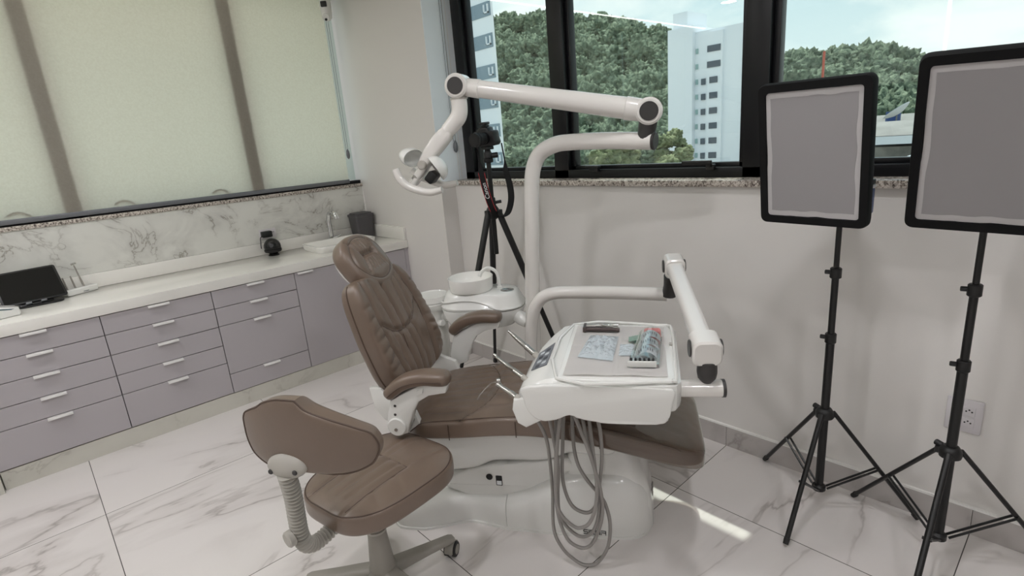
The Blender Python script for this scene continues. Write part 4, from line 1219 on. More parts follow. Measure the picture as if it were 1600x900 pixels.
# ================================================================== operating light on its pole
lamp = empty('dental_light', CH(-0.50, -0.43, 0), RZ, label='white dental operating light on a tall bent pole behind the chair', cat='dental light')
pole = [(-0.505, -0.43, 0.02), (-0.50, -0.43, 0.60), (-0.470, -0.43, 1.15), (-0.462, -0.43, 1.27), (-0.447, -0.43, 1.365), (-0.412, -0.422, 1.427), (-0.345, -0.405, 1.459), (-0.270, -0.385, 1.465), (-0.122, -0.330, 1.4605), (0.052, -0.262, 1.4475)]
part('pole', tube([CH(*p) for p in pole], 0.0335, 24, smooth=8), ENAMEL, lamp, angle=60)
d_ = (CH(*pole[-1]) - CH(*pole[-2])).normalized()
e_ = CH(*pole[-1])
part('pole_cap', cyl(e_, e_ + d_ * 0.012, 0.0345, bev=0.004), DARKCAP, lamp)
part('pole_foot', lathe([(0.09, 0.0), (0.09, 0.012), (0.07, 0.022), (0.04, 0.03)], 28, Matrix.Translation(CH(-0.505, -0.43, 0))), PLASTIC, lamp)
J1 = CH(0.040, -0.265, 1.5565); J2 = CH(-0.703, -0.293, 1.719)
# black pivot between pole and spring arm
part('pivot', tube([CH(0.022, -0.272, 1.455), CH(0.030, -0.268, 1.485), CH(0.036, -0.265, 1.520)], [0.030, 0.033, 0.035], 18), DARKCAP, lamp)
ax = (J2 - J1).normalized()
side = Vector((0, 0, 1)).cross(ax).normalized()
if side.dot(CN) < 0: side = -side
arm_pts = [J1 + ax * 0.0, J1 + ax * 0.06, J1 + ax * 0.088, J1 + ax * 0.090, J2 - ax * 0.090, J2 - ax * 0.088, J2 - ax * 0.06, J2]
arm_r = [0.040, 0.043, 0.044, 0.041, 0.034, 0.037, 0.036, 0.034]
part('spring_arm', tube(arm_pts, arm_r, 26), ENAMEL, lamp, angle=30)
for J, r in ((J1, 0.050), (J2, 0.048)):
    j = part('arm_joint', cyl(J - side * 0.045, J + side * 0.045, r, bev=0.008), ENAMEL, lamp)
    for sg in (1, -1):
        part('joint_cap', cyl(J + side * sg * 0.0445, J + side * sg * 0.048, r * 0.69), DARKCAP, j)
LH = lambda s, z, t=-0.29: CH(s, t, z)
part('swivel_neck', tube([LH(-0.708, 1.672), LH(-0.708, 1.635), LH(-0.716, 1.604), LH(-0.740, 1.577), LH(-0.772, 1.549)], [0.033, 0.033, 0.034, 0.033, 0.030], 20, smooth=5), ENAMEL, lamp)
part('neck_ring', tube([LH(-0.708, 1.676), LH(-0.708, 1.669)], 0.036, 20), GREYPL, lamp)
# lamp head
hd0 = LH(-0.766, 1.553); hd1 = LH(-0.955, 1.345)
hx = (hd1 - hd0).normalized(); hn = CN; hu = hx.cross(hn).normalized()          # hu: away from the arm, up-left or down-right
if hu.z < 0: hu = -hu
def head_loop(u, w, h, off=0.0, r=0.3):
    c = hd0 + hx * u + hu * off
    return [c + hn * p[0] + hu * p[1] for p in rrect(2 * w, 2 * h, r * min(w, h) * 2 * 0.95, 4)]
secs = [head_loop(u, w, h, o) for (u, w, h, o) in ((-0.005, 0.026, 0.022, 0), (0.02, 0.034, 0.030, 0.0), (0.06, 0.038, 0.032, 0.004), (0.12, 0.040, 0.028, 0.006), (0.165, 0.036, 0.024, 0.004), (0.185, 0.032, 0.022, 0.002))]
hb_ = part('lamp_head', loft(secs), ENAMEL, lamp, angle=50)
secs = [head_loop(u, w, h, o) for (u, w, h, o) in ((0.165, 0.030, 0.016, 0), (0.20, 0.032, 0.018, -0.004), (0.275, 0.028, 0.014, -0.004), (0.285, 0.022, 0.010, -0.004))]
part('handle_bridge', loft(secs), ENAMEL, lamp, angle=50)
kn = hd0 + hx * 0.176
part('knob', cyl(kn + hn * 0.030, kn + hn * 0.052, 0.019, bev=0.004), GREYPL, lamp)
part('screw', cyl(hd0 + hx * 0.245 + hn * 0.026, hd0 + hx * 0.245 + hn * 0.032, 0.012, bev=0.003), STEEL, lamp)
# curved reflector shells on both sides of the head
def shell(c, axis, rad, depth, long_dir, stretch, m=PLASTIC):
    axis = axis.normalized(); lx = (long_dir - axis * long_dir.dot(axis)).normalized(); ly = axis.cross(lx)
    prof = [(0.0, 1.0)] + [(sin(radians(q)), cos(radians(q))) for q in range(8, 91, 8)] + [(1.0, -0.05), (0.95, -0.06), (0.92, 0.0)]
    prof += [(0.92 * sin(radians(q)), 0.90 * cos(radians(q))) for q in range(80, 7, -8)] + [(0.0, 0.90)]
    bm = lathe(prof, 36)
    for v in bm.verts:
        v.co = c + lx * (v.co.x * rad * stretch) + ly * (v.co.y * rad) + axis * (v.co.z * depth)
    return part('reflector', bm, m, lamp, angle=50)
shell(CH(-0.838, -0.285, 1.402), CD * 0.62 + Vector((0, 0, 0.42)) - CN * 0.30, 0.056, 0.048, CN, 1.35)
shell(CH(-0.935, -0.290, 1.452), -CD * 0.80 + Vector((0, 0, 0.38)) - CN * 0.25, 0.040, 0.058, CN, 1.7)
bk_ = hd0 + hx * 0.20 - hu * 0.055
part('light_source', prism(rrect(0.05, 0.05, 0.012, 4), -0.028, 0.028, lambda x, y, z: bk_ + hx * x + hu * y * 0.8 + hn * z, 0.004), BLACKPL, lamp)
# two handlebars
hb1 = [(-0.985, -0.205, 1.415), (-0.974, -0.205, 1.380), (-0.945, -0.205, 1.346), (-0.892, -0.205, 1.322), (-0.843, -0.205, 1.312), (-0.792, -0.205, 1.320)]
part('handle', tube([CH(*p) for p in hb1], [0.0145, 0.016, 0.0165, 0.016, 0.0155, 0.013], 14, smooth=6), ENAMEL, lamp)
hb2 = [(-0.985, -0.375, 1.400), (-0.955, -0.375, 1.372), (-0.912, -0.375, 1.352), (-0.877, -0.375, 1.337), (-0.834, -0.375, 1.324), (-0.780, -0.375, 1.331)]
part('handle', tube([CH(*p) for p in hb2], [0.0145, 0.016, 0.0165, 0.016, 0.0155, 0.013], 14, smooth=6), ENAMEL, lamp)
part('handle_crossbar', tube([CH(-0.925, -0.205, 1.340), CH(-0.930, -0.29, 1.365), CH(-0.930, -0.375, 1.360)], 0.013, 12, smooth=4), ENAMEL, lamp)

# ================================================================== spittoon unit
cus = empty('spittoon_unit', CH(-0.80, -0.52, 0), RZ, label='white spittoon unit with round bowl beside the chair back', cat='spittoon')
def deck(z, s0, s1, t0, t1, r, n=6):
    return [CH(p[0], p[1], z) for p in rrect(s1 - s0, t1 - t0, min(r, (t1 - t0) / 2 - 0.001), n, (s0 + s1) / 2, (t0 + t1) / 2)]
secs = [deck(z, a, b_, c, d, r) for (z, a, b_, c, d, r) in ((0.625, -0.88, -0.66, -0.60, -0.44, 0.06), (0.64, -0.93, -0.60, -0.63, -0.415, 0.08), (0.68, -0.955, -0.565, -0.645, -0.40, 0.10), (0.715, -0.965, -0.552, -0.65, -0.395, 0.11), (0.722, -0.965, -0.552, -0.65, -0.395, 0.11))]
part('lower_shell', loft(secs), PLASTIC, cus, angle=40)
secs = [deck(z, a, b_, c, d, r) for (z, a, b_, c, d, r) in ((0.724, -0.963, -0.554, -0.648, -0.397, 0.11), (0.735, -0.966, -0.551, -0.651, -0.394, 0.11), (0.745, -0.960, -0.556, -0.645, -0.400, 0.11), (0.785, -0.945, -0.575, -0.63, -0.415, 0.10), (0.797, -0.94, -0.582, -0.625, -0.42, 0.10), (0.801, -0.93, -0.592, -0.615, -0.43, 0.09))]
part('upper_shell', loft(secs), PLASTIC, cus, angle=40)
# raised wave ridge around the shell
wv = []
for k in range(41):
    u = k / 40
    s = -0.962 + u * 0.408
    z = 0.752 + 0.026 * sin(pi * min(1, u / 0.72)) ** 1 - 0.006 * u - (0.014 if u > 0.8 else 0.014 * max(0, (u - 0.55) / 0.25))
    inset = 0.105 - math.sqrt(max(0, 0.105 ** 2 - max(0, 0.105 - min(s + 0.962, -0.554 - s)) ** 2))
    tz = -0.400 - (z - 0.745) * 0.35 - inset
    wv.append(CH(s, tz + 0.002, z))
part('wave_ridge', tube(wv, 0.0045, 8), PLASTIC, cus)
BC = CH(-0.812, -0.515, 0.0)
bowl = [(0.0, 0.800), (0.096, 0.800), (0.103, 0.803), (0.106, 0.810), (0.110, 0.864), (0.1098, 0.868), (0.107, 0.868), (0.105, 0.864), (0.101, 0.835), (0.085, 0.822), (0.03, 0.816), (0.0, 0.815)]
part('bowl', lathe(bowl, 40, Matrix.Translation(BC)), CERAMIC, cus, angle=50)
part('bowl_drain', lathe([(0.022, 0.817), (0.022, 0.822), (0.014, 0.824), (0.0, 0.822)], 20, Matrix.Translation(BC)), STEEL, cus)
part('rinse_spout', tube([CH(-0.676, -0.545, 0.800), CH(-0.678, -0.545, 0.850), CH(-0.690, -0.543, 0.885), (CH(-0.725, -0.540, 0.903)), CH(-0.757, -0.536, 0.886), CH(-0.770, -0.533, 0.862)], 0.0085, 12, smooth=6), PLASTIC, cus)
part('spout_base', lathe([(0.016, 0.800), (0.016, 0.806), (0.010, 0.812)], 18, Matrix.Translation(CH(-0.676, -0.545, 0))), PLASTIC, cus)
part('cup_rest', lathe([(0.032, 0.7995), (0.033, 0.803), (0.029, 0.804), (0.026, 0.8015), (0.0, 0.8012)], 28, Matrix.Translation(CH(-0.628, -0.50, 0))), STEEL, cus)
# waste pot on the left and the column
PC = CH(-1.030, -0.535, 0)
part('waste_pot', lathe([(0.070, 0.700), (0.080, 0.715), (0.083, 0.735), (0.080, 0.737), (0.079, 0.742), (0.0835, 0.746), (0.082, 0.775), (0.078, 0.7755), (0.076, 0.772), (0.0, 0.771)], 32, Matrix.Translation(PC)), PLASTIC, cus)
secs = [deck(z, -1.065 + q, -0.975 + q, -0.60, -0.49, 0.045) for z, q in ((0.0, -0.03), (0.2, -0.02), (0.45, 0.0), (0.70, 0.005))]
part('column', loft(secs), PLASTIC, cus, angle=40)
part('column_knob', cyl(CH(-0.985, -0.485, 0.640), CH(-0.955, -0.455, 0.650), 0.016, bev=0.004), PLASTIC, cus)
part('column_bridge', tube([CH(-1.02, -0.54, 0.66), CH(-0.90, -0.54, 0.665)], 0.035, 14), PLASTIC, cus)
part('pole_joint', tube([CH(-0.585, -0.47, 0.685), CH(-0.555, -0.455, 0.670), CH(-0.525, -0.44, 0.655)], [0.030, 0.034, 0.026], 18, smooth=4), PLASTIC, cus)
for q, (s, tt_) in enumerate(((-1.045, -0.40), (-1.015, -0.385))):
    part('suction_hose', tube([CH(s + 0.03, tt_ - 0.02, 0.62), CH(s, tt_, 0.50), CH(s + 0.01, tt_, 0.30), CH(s + 0.05, tt_ - 0.01, 0.08), CH(s + 0.10, tt_ - 0.05, 0.015)], 0.007 + 0.003 * q, 10, smooth=6), HOSE, cus)

# ================================================================== instrument tray unit
tr = empty('instrument_delivery_unit', CH(-0.12, 0.24, 0.70), RZ, label='white dental instrument tray unit held over the seat by a jointed arm', cat='dental tray')
TT = 0.800
body = [(-0.255, -0.012), (0.060, -0.006), (0.092, 0.005), (0.106, 0.045), (0.096, 0.440), (0.085, 0.466), (0.050, 0.476), (-0.255, 0.466)]
def shrink(o, k, c=(-0.09, 0.23)):
    return [(c[0] + (p[0] - c[0]) * k, c[1] + (p[1] - c[1]) * k) for p in o]
bm = prism(shrink(body, 1.0), TT - 0.042, TT, lambda x, y, z: CH(x, y, z), 0.010, 3)
part('tray_top', bm, PLASTIC, tr, angle=50)
apron = [(-0.262, -0.020), (0.070, -0.014), (0.103, 0.000), (0.116, 0.045), (0.106, 0.450), (0.092, 0.480), (0.055, 0.490), (-0.262, 0.480)]
secs = []
for z, k in ((0.790, 1.0), (0.775, 1.006), (0.730, 1.0), (0.712, 0.985), (0.705, 0.96)):
    secs.append([CH(p[0], p[1], z) for p in smooth_closed(shrink(apron, k), 1)])
part('tray_body', loft(secs), PLASTIC, tr, angle=35)
part('underside_box', prism([(-0.23, 0.04), (0.075, 0.04), (0.070, 0.472), (-0.10, 0.472), (-0.16, 0.45), (-0.23, 0.45)], 0.668, 0.712, lambda x, y, z: CH(x, y, z), 0.012, 3), PLASTIC, tr, angle=50)
# rim lip round the tray
rim = [(p[0], p[1]) for p in smooth_closed(shrink(body, 0.985), 3)]
part('rim', tube([CH(p[0], p[1], TT - 0.001) for p in rim], 0.0055, 8, closed=True), PLASTIC, tr)
# sloping control panel on the head side
secs = []
for (s, z, ta, tb_, zl) in ((-0.250, 0.799, -0.018, 0.472, 0.705), (-0.285, 0.795, -0.012, 0.474, 0.700), (-0.32, 0.781, 0.045, 0.470, 0.690), (-0.350, 0.765, 0.12, 0.462, 0.685), (-0.372, 0.748, 0.20, 0.452, 0.690), (-0.380, 0.735, 0.25, 0.440, 0.70)):
    p = [(ta, zl), (ta, z - 0.012), (ta + 0.012, z), (tb_ - 0.012, z), (tb_, z - 0.012), (tb_, zl)]
    secs.append([CH(s, q[0], q[1]) for q in p])
part('control_panel', loft(secs), PLASTIC, tr, angle=40)
kp0 = CH(-0.300, 0.245, 0.7905); kpx = (CH(-0.350, 0.245, 0.7665) - kp0).normalized(); kpy = CN; kpn = kpx.cross(kpy); kpn = kpn if kpn.z > 0 else -kpn
KP = lambda x, y, z: kp0 + kpx * x + kpy * y + kpn * z
kpd = part('keypad', prism([(0.0, -0.085), (0.055, -0.045), (0.060, 0.095), (0.0, 0.105)], 0.0005, 0.0026, KP), KEYS, tr, smooth=False)
for i in range(4):
    for j in range(2):
        part('key', prism(rrect(0.016, 0.020, 0.004, 3, 0.016 + 0.022 * j, -0.035 + 0.036 * i + 0.010 * j), 0.0022, 0.0034, KP), KEYLIGHT if (i + j) % 2 else KEYDARK, kpd)
# front instrument holder lip
hold = [(-0.385, 0.735), (-0.392, 0.700), (-0.378, 0.655), (-0.352, 0.640), (-0.300, 0.668), (-0.27, 0.71), (-0.30, 0.75)]
part('instrument_holder', prism(hold, 0.462, 0.486, lambda x, y, z: CH(x, z, y), 0.005), PLASTIC, tr, angle=50)
lobe = smooth_closed([(-0.335, 0.784), (-0.352, 0.735), (-0.335, 0.690), (-0.300, 0.668), (-0.255, 0.674), (-0.215, 0.690), (-0.17, 0.676), (-0.10, 0.670), (0.02, 0.672), (0.060, 0.676), (0.074, 0.705), (0.082, 0.740), (0.078, 0.784), (-0.05, 0.787)], 4)
part('front_apron', prism(lobe, 0.474, 0.492, lambda x, y, z: CH(x, z, y), 0.006, 2), PLASTIC, tr, angle=50)
part('tray_catch', prism(rrect(0.010, 0.024, 0.004, 3), TT - 0.004, TT + 0.004, lambda x, y, z: CH(0.092 + x, 0.19 + y, z)), GREYPL, tr)
# handpieces resting in the holders
def handpiece(a, b_, r0, r1, label, tip=None):
    a = CH(*a); b_ = CH(*b_); d = (b_ - a)
    pts = [a + d * q for q in (0, 0.30, 0.34, 0.36, 0.62, 0.80, 0.92, 1.0)]
    h = part('handpiece', tube(pts, [r0, r0, r0 * 1.08, r0 * 0.9, r0 * 0.86, r0 * 0.72, r1 * 1.1, r1], 14), STEEL, tr, label=label, angle=30)
    part('sleeve', tube([a - d * 0.12, a + d * 0.05], [r0 * 1.1, r0 * 1.15], 14), GREYPL, h)
    if tip:
        part('tip', tube([CH(*p) for p in tip[0]], tip[1], 10, smooth=4), STEEL, h)
    return h
handpiece((-0.365, 0.195, 0.758), (-0.480, 0.110, 0.818), 0.0105, 0.0050, 'steel handpiece')
handpiece((-0.372, 0.370, 0.752), (-0.490, 0.270, 0.783), 0.0085, 0.0050, 'steel handpiece', ([(-0.486, 0.272, 0.784), (-0.496, 0.268, 0.790), (-0.500, 0.262, 0.778)], 0.0045))
handpiece((-0.375, 0.468, 0.732), (-0.452, 0.410, 0.748), 0.0095, 0.0090, 'air and water syringe', ([(-0.446, 0.414, 0.756), (-0.480, 0.395, 0.742), (-0.520, 0.385, 0.700), (-0.535, 0.380, 0.676)], 0.0022))
hp_b = part('syringe_button', cyl(CH(-0.447, 0.412, 0.752), CH(-0.449, 0.412, 0.768), 0.007, bev=0.002), STEEL, tr)
# hoses
HZ = [[(-0.362, 0.400, 0.672), (-0.345, 0.36, 0.600), (-0.327, 0.345, 0.545), (-0.316, 0.34, 0.478), (-0.312, 0.34, 0.320), (-0.317, 0.34, 0.160), (-0.291, 0.34, 0.080), (-0.243, 0.34, 0.028), (-0.203, 0.34, 0.015), (-0.164, 0.34, 0.035), (-0.129, 0.34, 0.105), (-0.119, 0.34, 0.195), (-0.131, 0.34, 0.270), (-0.150, 0.34, 0.310), (-0.195, 0.33, 0.365), (-0.225, 0.32, 0.425), (-0.236, 0.30, 0.52), (-0.235, 0.26, 0.68)],
      [(-0.312, 0.36, 0.685), (-0.305, 0.36, 0.625), (-0.291, 0.36, 0.520), (-0.283, 0.36, 0.423), (-0.290, 0.36, 0.322), (-0.290, 0.36, 0.245), (-0.272, 0.36, 0.196), (-0.236, 0.36, 0.158), (-0.203, 0.36, 0.154), (-0.173, 0.36, 0.184), (-0.153, 0.36, 0.258), (-0.150, 0.355, 0.345), (-0.165, 0.35, 0.43), (-0.185, 0.34, 0.525), (-0.215, 0.30, 0.685)],
      [(-0.257, 0.38, 0.685), (-0.261, 0.38, 0.627), (-0.278, 0.38, 0.520), (-0.289, 0.38, 0.398), (-0.293, 0.38, 0.296), (-0.276, 0.38, 0.246), (-0.245, 0.38, 0.212), (-0.220, 0.38, 0.203), (-0.187, 0.38, 0.224), (-0.163, 0.38, 0.285), (-0.155, 0.375, 0.370), (-0.160, 0.37, 0.455), (-0.170, 0.35, 0.555), (-0.185, 0.31, 0.685)],
      [(-0.222, 0.38, 0.690), (-0.218, 0.38, 0.640), (-0.182, 0.38, 0.525), (-0.159, 0.375, 0.431), (-0.143, 0.37, 0.340), (-0.142, 0.365, 0.250), (-0.172, 0.36, 0.145), (-0.21, 0.36, 0.105), (-0.262, 0.36, 0.13), (-0.290, 0.36, 0.21), (-0.298, 0.36, 0.32), (-0.290, 0.355, 0.45), (-0.285, 0.34, 0.57), (-0.285, 0.30, 0.685)],
      [(-0.148, 0.35, 0.685), (-0.149, 0.35, 0.632), (-0.138, 0.35, 0.551), (-0.137, 0.35, 0.457), (-0.149, 0.35, 0.358), (-0.165, 0.345, 0.27), (-0.20, 0.34, 0.235), (-0.25, 0.335, 0.26), (-0.275, 0.33, 0.35), (-0.270, 0.32, 0.48), (-0.255, 0.30, 0.685)]]
for i, h in enumerate(HZ):
    part('hose', tube([CH(*p) for p in h], 0.0062, 10, smooth=7), HOSE, tr)
part('hose_collar', tube([CH(-0.355, 0.412, 0.690), CH(-0.364, 0.398, 0.668)], 0.011, 14), CLEARPL, tr)
# supporting arms
sup = [(-0.505, -0.365, 0.36), (-0.505, -0.365, 0.50), (-0.497, -0.367, 0.640), (-0.478, -0.368, 0.735), (-0.440, -0.368, 0.795), (-0.380, -0.366, 0.820), (-0.29, -0.362, 0.824), (-0.10, -0.352, 0.822), (0.105, -0.340, 0.815)]
part('lower_arm', tube([CH(*p) for p in sup], 0.0285, 20, smooth=8), ENAMEL, tr, angle=60)
part('arm_bracket', tube([CH(-0.505, -0.43, 0.40), CH(-0.505, -0.355, 0.40)], 0.034, 18), ENAMEL, tr)
A1 = CH(0.128, -0.262, 0.957); A2 = CH(0.178, 0.385, 0.868)
ad_ = (A2 - A1).normalized(); asd = ad_.cross(Vector((0, 0, 1))).normalized(); aup = asd.cross(ad_)
part('lower_pivot', tube([CH(0.112, -0.330, 0.815), CH(0.116, -0.32, 0.86), CH(0.120, -0.30, 0.905)], [0.030, 0.026, 0.030], 18), DARKCAP, tr)
def rect_sec(c, w, h, r):
    return [c + asd * p[0] + aup * p[1] for p in rrect(w, h, r, 4)]
part('parallel_arm', loft([rect_sec(A1 + ad_ * q, w, h, 0.018) for q, w, h in ((0.0, 0.066, 0.055), (0.04, 0.066, 0.055), (0.05, 0.060, 0.050), (0.58, 0.060, 0.052), (0.62, 0.060, 0.052))]), ENAMEL, tr, angle=40)
for A_, w in ((A1, 0.078), (A2, 0.084)):
    e = part('arm_joint', loft([rect_sec(A_ + ad_ * q, w * k, 0.080 * k, 0.022 * k) for q, k in ((-0.042, 0.86), (-0.036, 1.0), (0.036, 1.0), (0.042, 0.86))]), ENAMEL, tr, angle=40)
    for sg in (1, -1):
        part('joint_cap', cyl(A_ + asd * sg * w * 0.49, A_ + asd * sg * (w * 0.5 + 0.005), 0.026, bev=0.002), DARKCAP, e)
hc2 = CH(0.183, 0.392, 0.0)
part('lock_knob', lathe([(0.0, 0.765), (0.014, 0.767), (0.026, 0.782), (0.029, 0.800), (0.028, 0.832), (0.024, 0.834)], 22, Matrix.Translation(CH(0.182, 0.400, 0))), DARKCAP, tr)
part('tray_tube', tube([CH(0.06, 0.410, 0.748), CH(0.225, 0.392, 0.744)], 0.026, 20), ENAMEL, tr)
part('tube_cap', tube([CH(0.224, 0.392, 0.744), CH(0.233, 0.391, 0.744)], 0.0275, 20), DARKCAP, tr)

# ---- things lying on the tray
TRF = lambda s, t, z=0.0: CH(s, t, TT + z)
def sheet(pts4, n, m, f, th=0.0008):
    bm = BM(); g = []
    for i in range(n + 1):
        r = []
        for j in range(m + 1):
            r.append(bm.verts.new(f(i / n, j / m)))
        g.append(r)
    for i in range(n):
        for j in range(m):
            bm.faces.new((g[i][j], g[i + 1][j], g[i + 1][j + 1], g[i][j + 1]))
    if th:
        bmesh.ops.solidify(bm, geom=list(bm.faces), thickness=th)
    return bm
def bil(c, u, v):
    a = (1 - u) * (1 - v); b_ = u * (1 - v); d = u * v; e = (1 - u) * v
    return (c[0][0] * a + c[1][0] * b_ + c[2][0] * d + c[3][0] * e, c[0][1] * a + c[1][1] * b_ + c[2][1] * d + c[3][1] * e)
mc = [(-0.235, 0.012), (0.075, 0.022), (0.070, 0.450), (-0.235, 0.452)]
def matf(u, v):
    s, t = bil(mc, u, v)
    z = 0.0022 + 0.0010 * noise.noise(Vector((s * 14, t * 14, 0.3)))
    z += 0.0022 * math.exp(-((v - 0.42) / 0.012) ** 2) + 0.0016 * math.exp(-((u - 0.5) / 0.012) ** 2)
    if v > 0.93: z += 0.006 * (v - 0.93) / 0.07 * (0.4 + 0.6 * sin(u * 7) ** 2)
    return TRF(s, t, z)
mt = part('paper_mat', sheet(None, 50, 50, matf), PAPER, angle=60)
tag(mt, 'creased white paper sheet covering the instrument tray', 'paper')
def pouch(name, c, label, seed, hmax, mat, n=36):
    def f(u, v):
        s, t = bil(c, u, v)
        e = min(1, 6 * min(u, 1 - u)) * min(1, 6 * min(v, 1 - v))
        z = 0.0052 + hmax * e * (0.35 + 1.9 * abs(noise.noise(Vector((s * 48 + seed, t * 48, seed))))) + 0.0030 * abs(noise.noise(Vector((s * 120, t * 120, seed))))
        return TRF(s, t, z)
    o = part(name, sheet(None, n, n, f), mat, angle=25)
    tag(o, label, 'pouch', 'clear sterile pouches on the tray')
    return o
m_, nt_, out_ = new_mat('pouch_foil')
b_1 = N(nt_, 'ShaderNodeBsdfPrincipled', Roughness=0.12); b_1.inputs['Base Color'].default_value = rgb(238, 245, 248); b_1.inputs['Metallic'].default_value = 0.0; b_1.inputs['Coat Weight'].default_value = 0.6
L(nt_, b_1.outputs[0], out_.inputs[0])
FOIL = m_
pouch('sterile_pouch', [(-0.178, 0.118), (-0.080, 0.132), (-0.092, 0.345), (-0.205, 0.315)], 'large crinkled clear pouch lying on the paper mat', 2.0, 0.010, FOIL)
pouch('sterile_pouch', [(-0.072, 0.205), (-0.018, 0.205), (-0.022, 0.300), (-0.075, 0.300)], 'small square pouch between the large pouch and the clear box', 7.0, 0.006, FOIL, 22)
# metal forceps-like tool
tl = empty('metal_tool', TRF(-0.15, 0.055), RZ, label='dark bronze hinged metal tool at the back of the tray', cat='tool')
part('lower_jaw', tube([TRF(-0.200, 0.078, 0.013), TRF(-0.14, 0.080, 0.013), TRF(-0.085, 0.086, 0.013), TRF(-0.078, 0.087, 0.013)], [0.0085, 0.0085, 0.0075, 0.006], 12), DKBROWN, tl)
part('upper_jaw', tube([TRF(-0.200, 0.052, 0.014), TRF(-0.14, 0.048, 0.014), TRF(-0.085, 0.042, 0.014)], [0.009, 0.0085, 0.006], 12), STEEL, tl)
part('cross_lever', tube([TRF(-0.150, 0.050, 0.022), TRF(-0.080, 0.084, 0.018)], [0.0032, 0.0045], 10), STEEL, tl)
part('end_plate', prism([(-0.208, 0.040), (-0.198, 0.040), (-0.198, 0.090), (-0.208, 0.090)], 0.005, 0.024, lambda x, y, z: TRF(x, y, z), 0.002), DKBROWN, tl)
# clear box with three labelled packs
def arch(t0, t1, s0, s1, hh, n=10, lean=0.0):
    out = []
    for k in range(n + 1):
        a = pi * k / n
        out.append(((s0 + s1) / 2 - (s1 - s0) / 2 * cos(a), hh * sin(a) ** 0.6))
    return out
oz = 0.0065
bx = empty('clear_storage_box', TRF(0.0, 0.30, oz), RZ, label='clear plastic box holding three white labelled packs on the tray', cat='box')
prof = arch(0, 0, -0.030, 0.060, 0.040)
bm = sheet(None, 12, 10, lambda u, v: TRF(-0.010 - 0.030 * (v) + 0.078 * u, 0.155 + 0.235 * v, oz + 0.004 + 0.044 * sin(pi * (0.10 + 0.80 * u)) ** 0.7 - 0.010 * v), 0.0012)
part('lid', bm, CLEARPL, bx)
part('base', prism([(-0.020, 0.150), (0.066, 0.150), (0.048, 0.392), (-0.046, 0.392)], oz - 0.001, oz + 0.007, lambda x, y, z: TRF(x, y, z), 0.003), CLEARPL, bx)
part('end_flap', prism([(-0.045, 0.388), (0.040, 0.388), (0.040, 0.394), (-0.045, 0.394)], oz + 0.001, oz + 0.020, lambda x, y, z: TRF(x, y, z), 0.002), PLASTIC, bx)
packs = []
for i in range(3):
    v0 = 0.175 + 0.066 * i
    sh = -0.008 * i
    def pf(u, v, v0=v0, sh=sh):
        return TRF(-0.004 + sh + 0.062 * u, v0 + 0.058 * v, oz + 0.008 + 0.030 * sin(pi * (0.08 + 0.84 * u)) ** 0.7 + 0.002 * (1 - v))
    pk = part('labelled_pack', sheet(None, 14, 8, pf, 0.0012), LABELW, None, angle=50)
    tag(pk, ('white labelled pack in the clear box, next to the pink cap', 'white labelled pack in the middle of the clear box', 'white labelled pack in the clear box, nearest the camera')[i], 'pack', 'labelled packs in the clear box')
    bm = BM()
    q = random.Random(i)
    for kx in range(7):
        u0 = 0.12 + 0.11 * kx; u1 = u0 + 0.05
        v1 = 0.15 + 0.3 * q.random(); v2 = v1 + 0.35
        vs = [bm.verts.new(pf(a, c) + Vector((0, 0, 0.0012))) for a, c in ((u0, v1), (u1, v1), (u1, v2), (u0, v2))]
        bm.faces.new(vs)
    bm2 = bm
    part('print_block', bm2, KEYS, pk, smooth=False)
bm = BM()
for kx in range(6):
    s = -0.034 + 0.013 * kx
    tube([TRF(s, 0.372, oz + 0.008), TRF(s, 0.386, oz + 0.026)], 0.0035, 8, into=bm)
part('bristle_row', bm, INK, bx)
pc_ = part('pink_cap', loft([[TRF(0.034 + p[0], 0.130 + q, oz + 0.018 + p[1]) for p in rrect(0.056 * k, 0.028 * k, 0.010 * k, 5)] for q, k in ((0.0, 0.8), (0.006, 1.0), (0.036, 1.0), (0.040, 0.9))]), PINK, bx, label='pink ribbed cap')
gp = part('foil_card', sheet(None, 16, 12, lambda u, v: TRF(-0.045 + 0.052 * u, 0.148 + 0.048 * v, oz + 0.004 + 0.010 * u + 0.004 * abs(noise.noise(Vector((u * 6, v * 6, 2)))))), CARDGREEN)
tag(gp, 'pale green foil card tucked under the corner of the clear box', 'card')

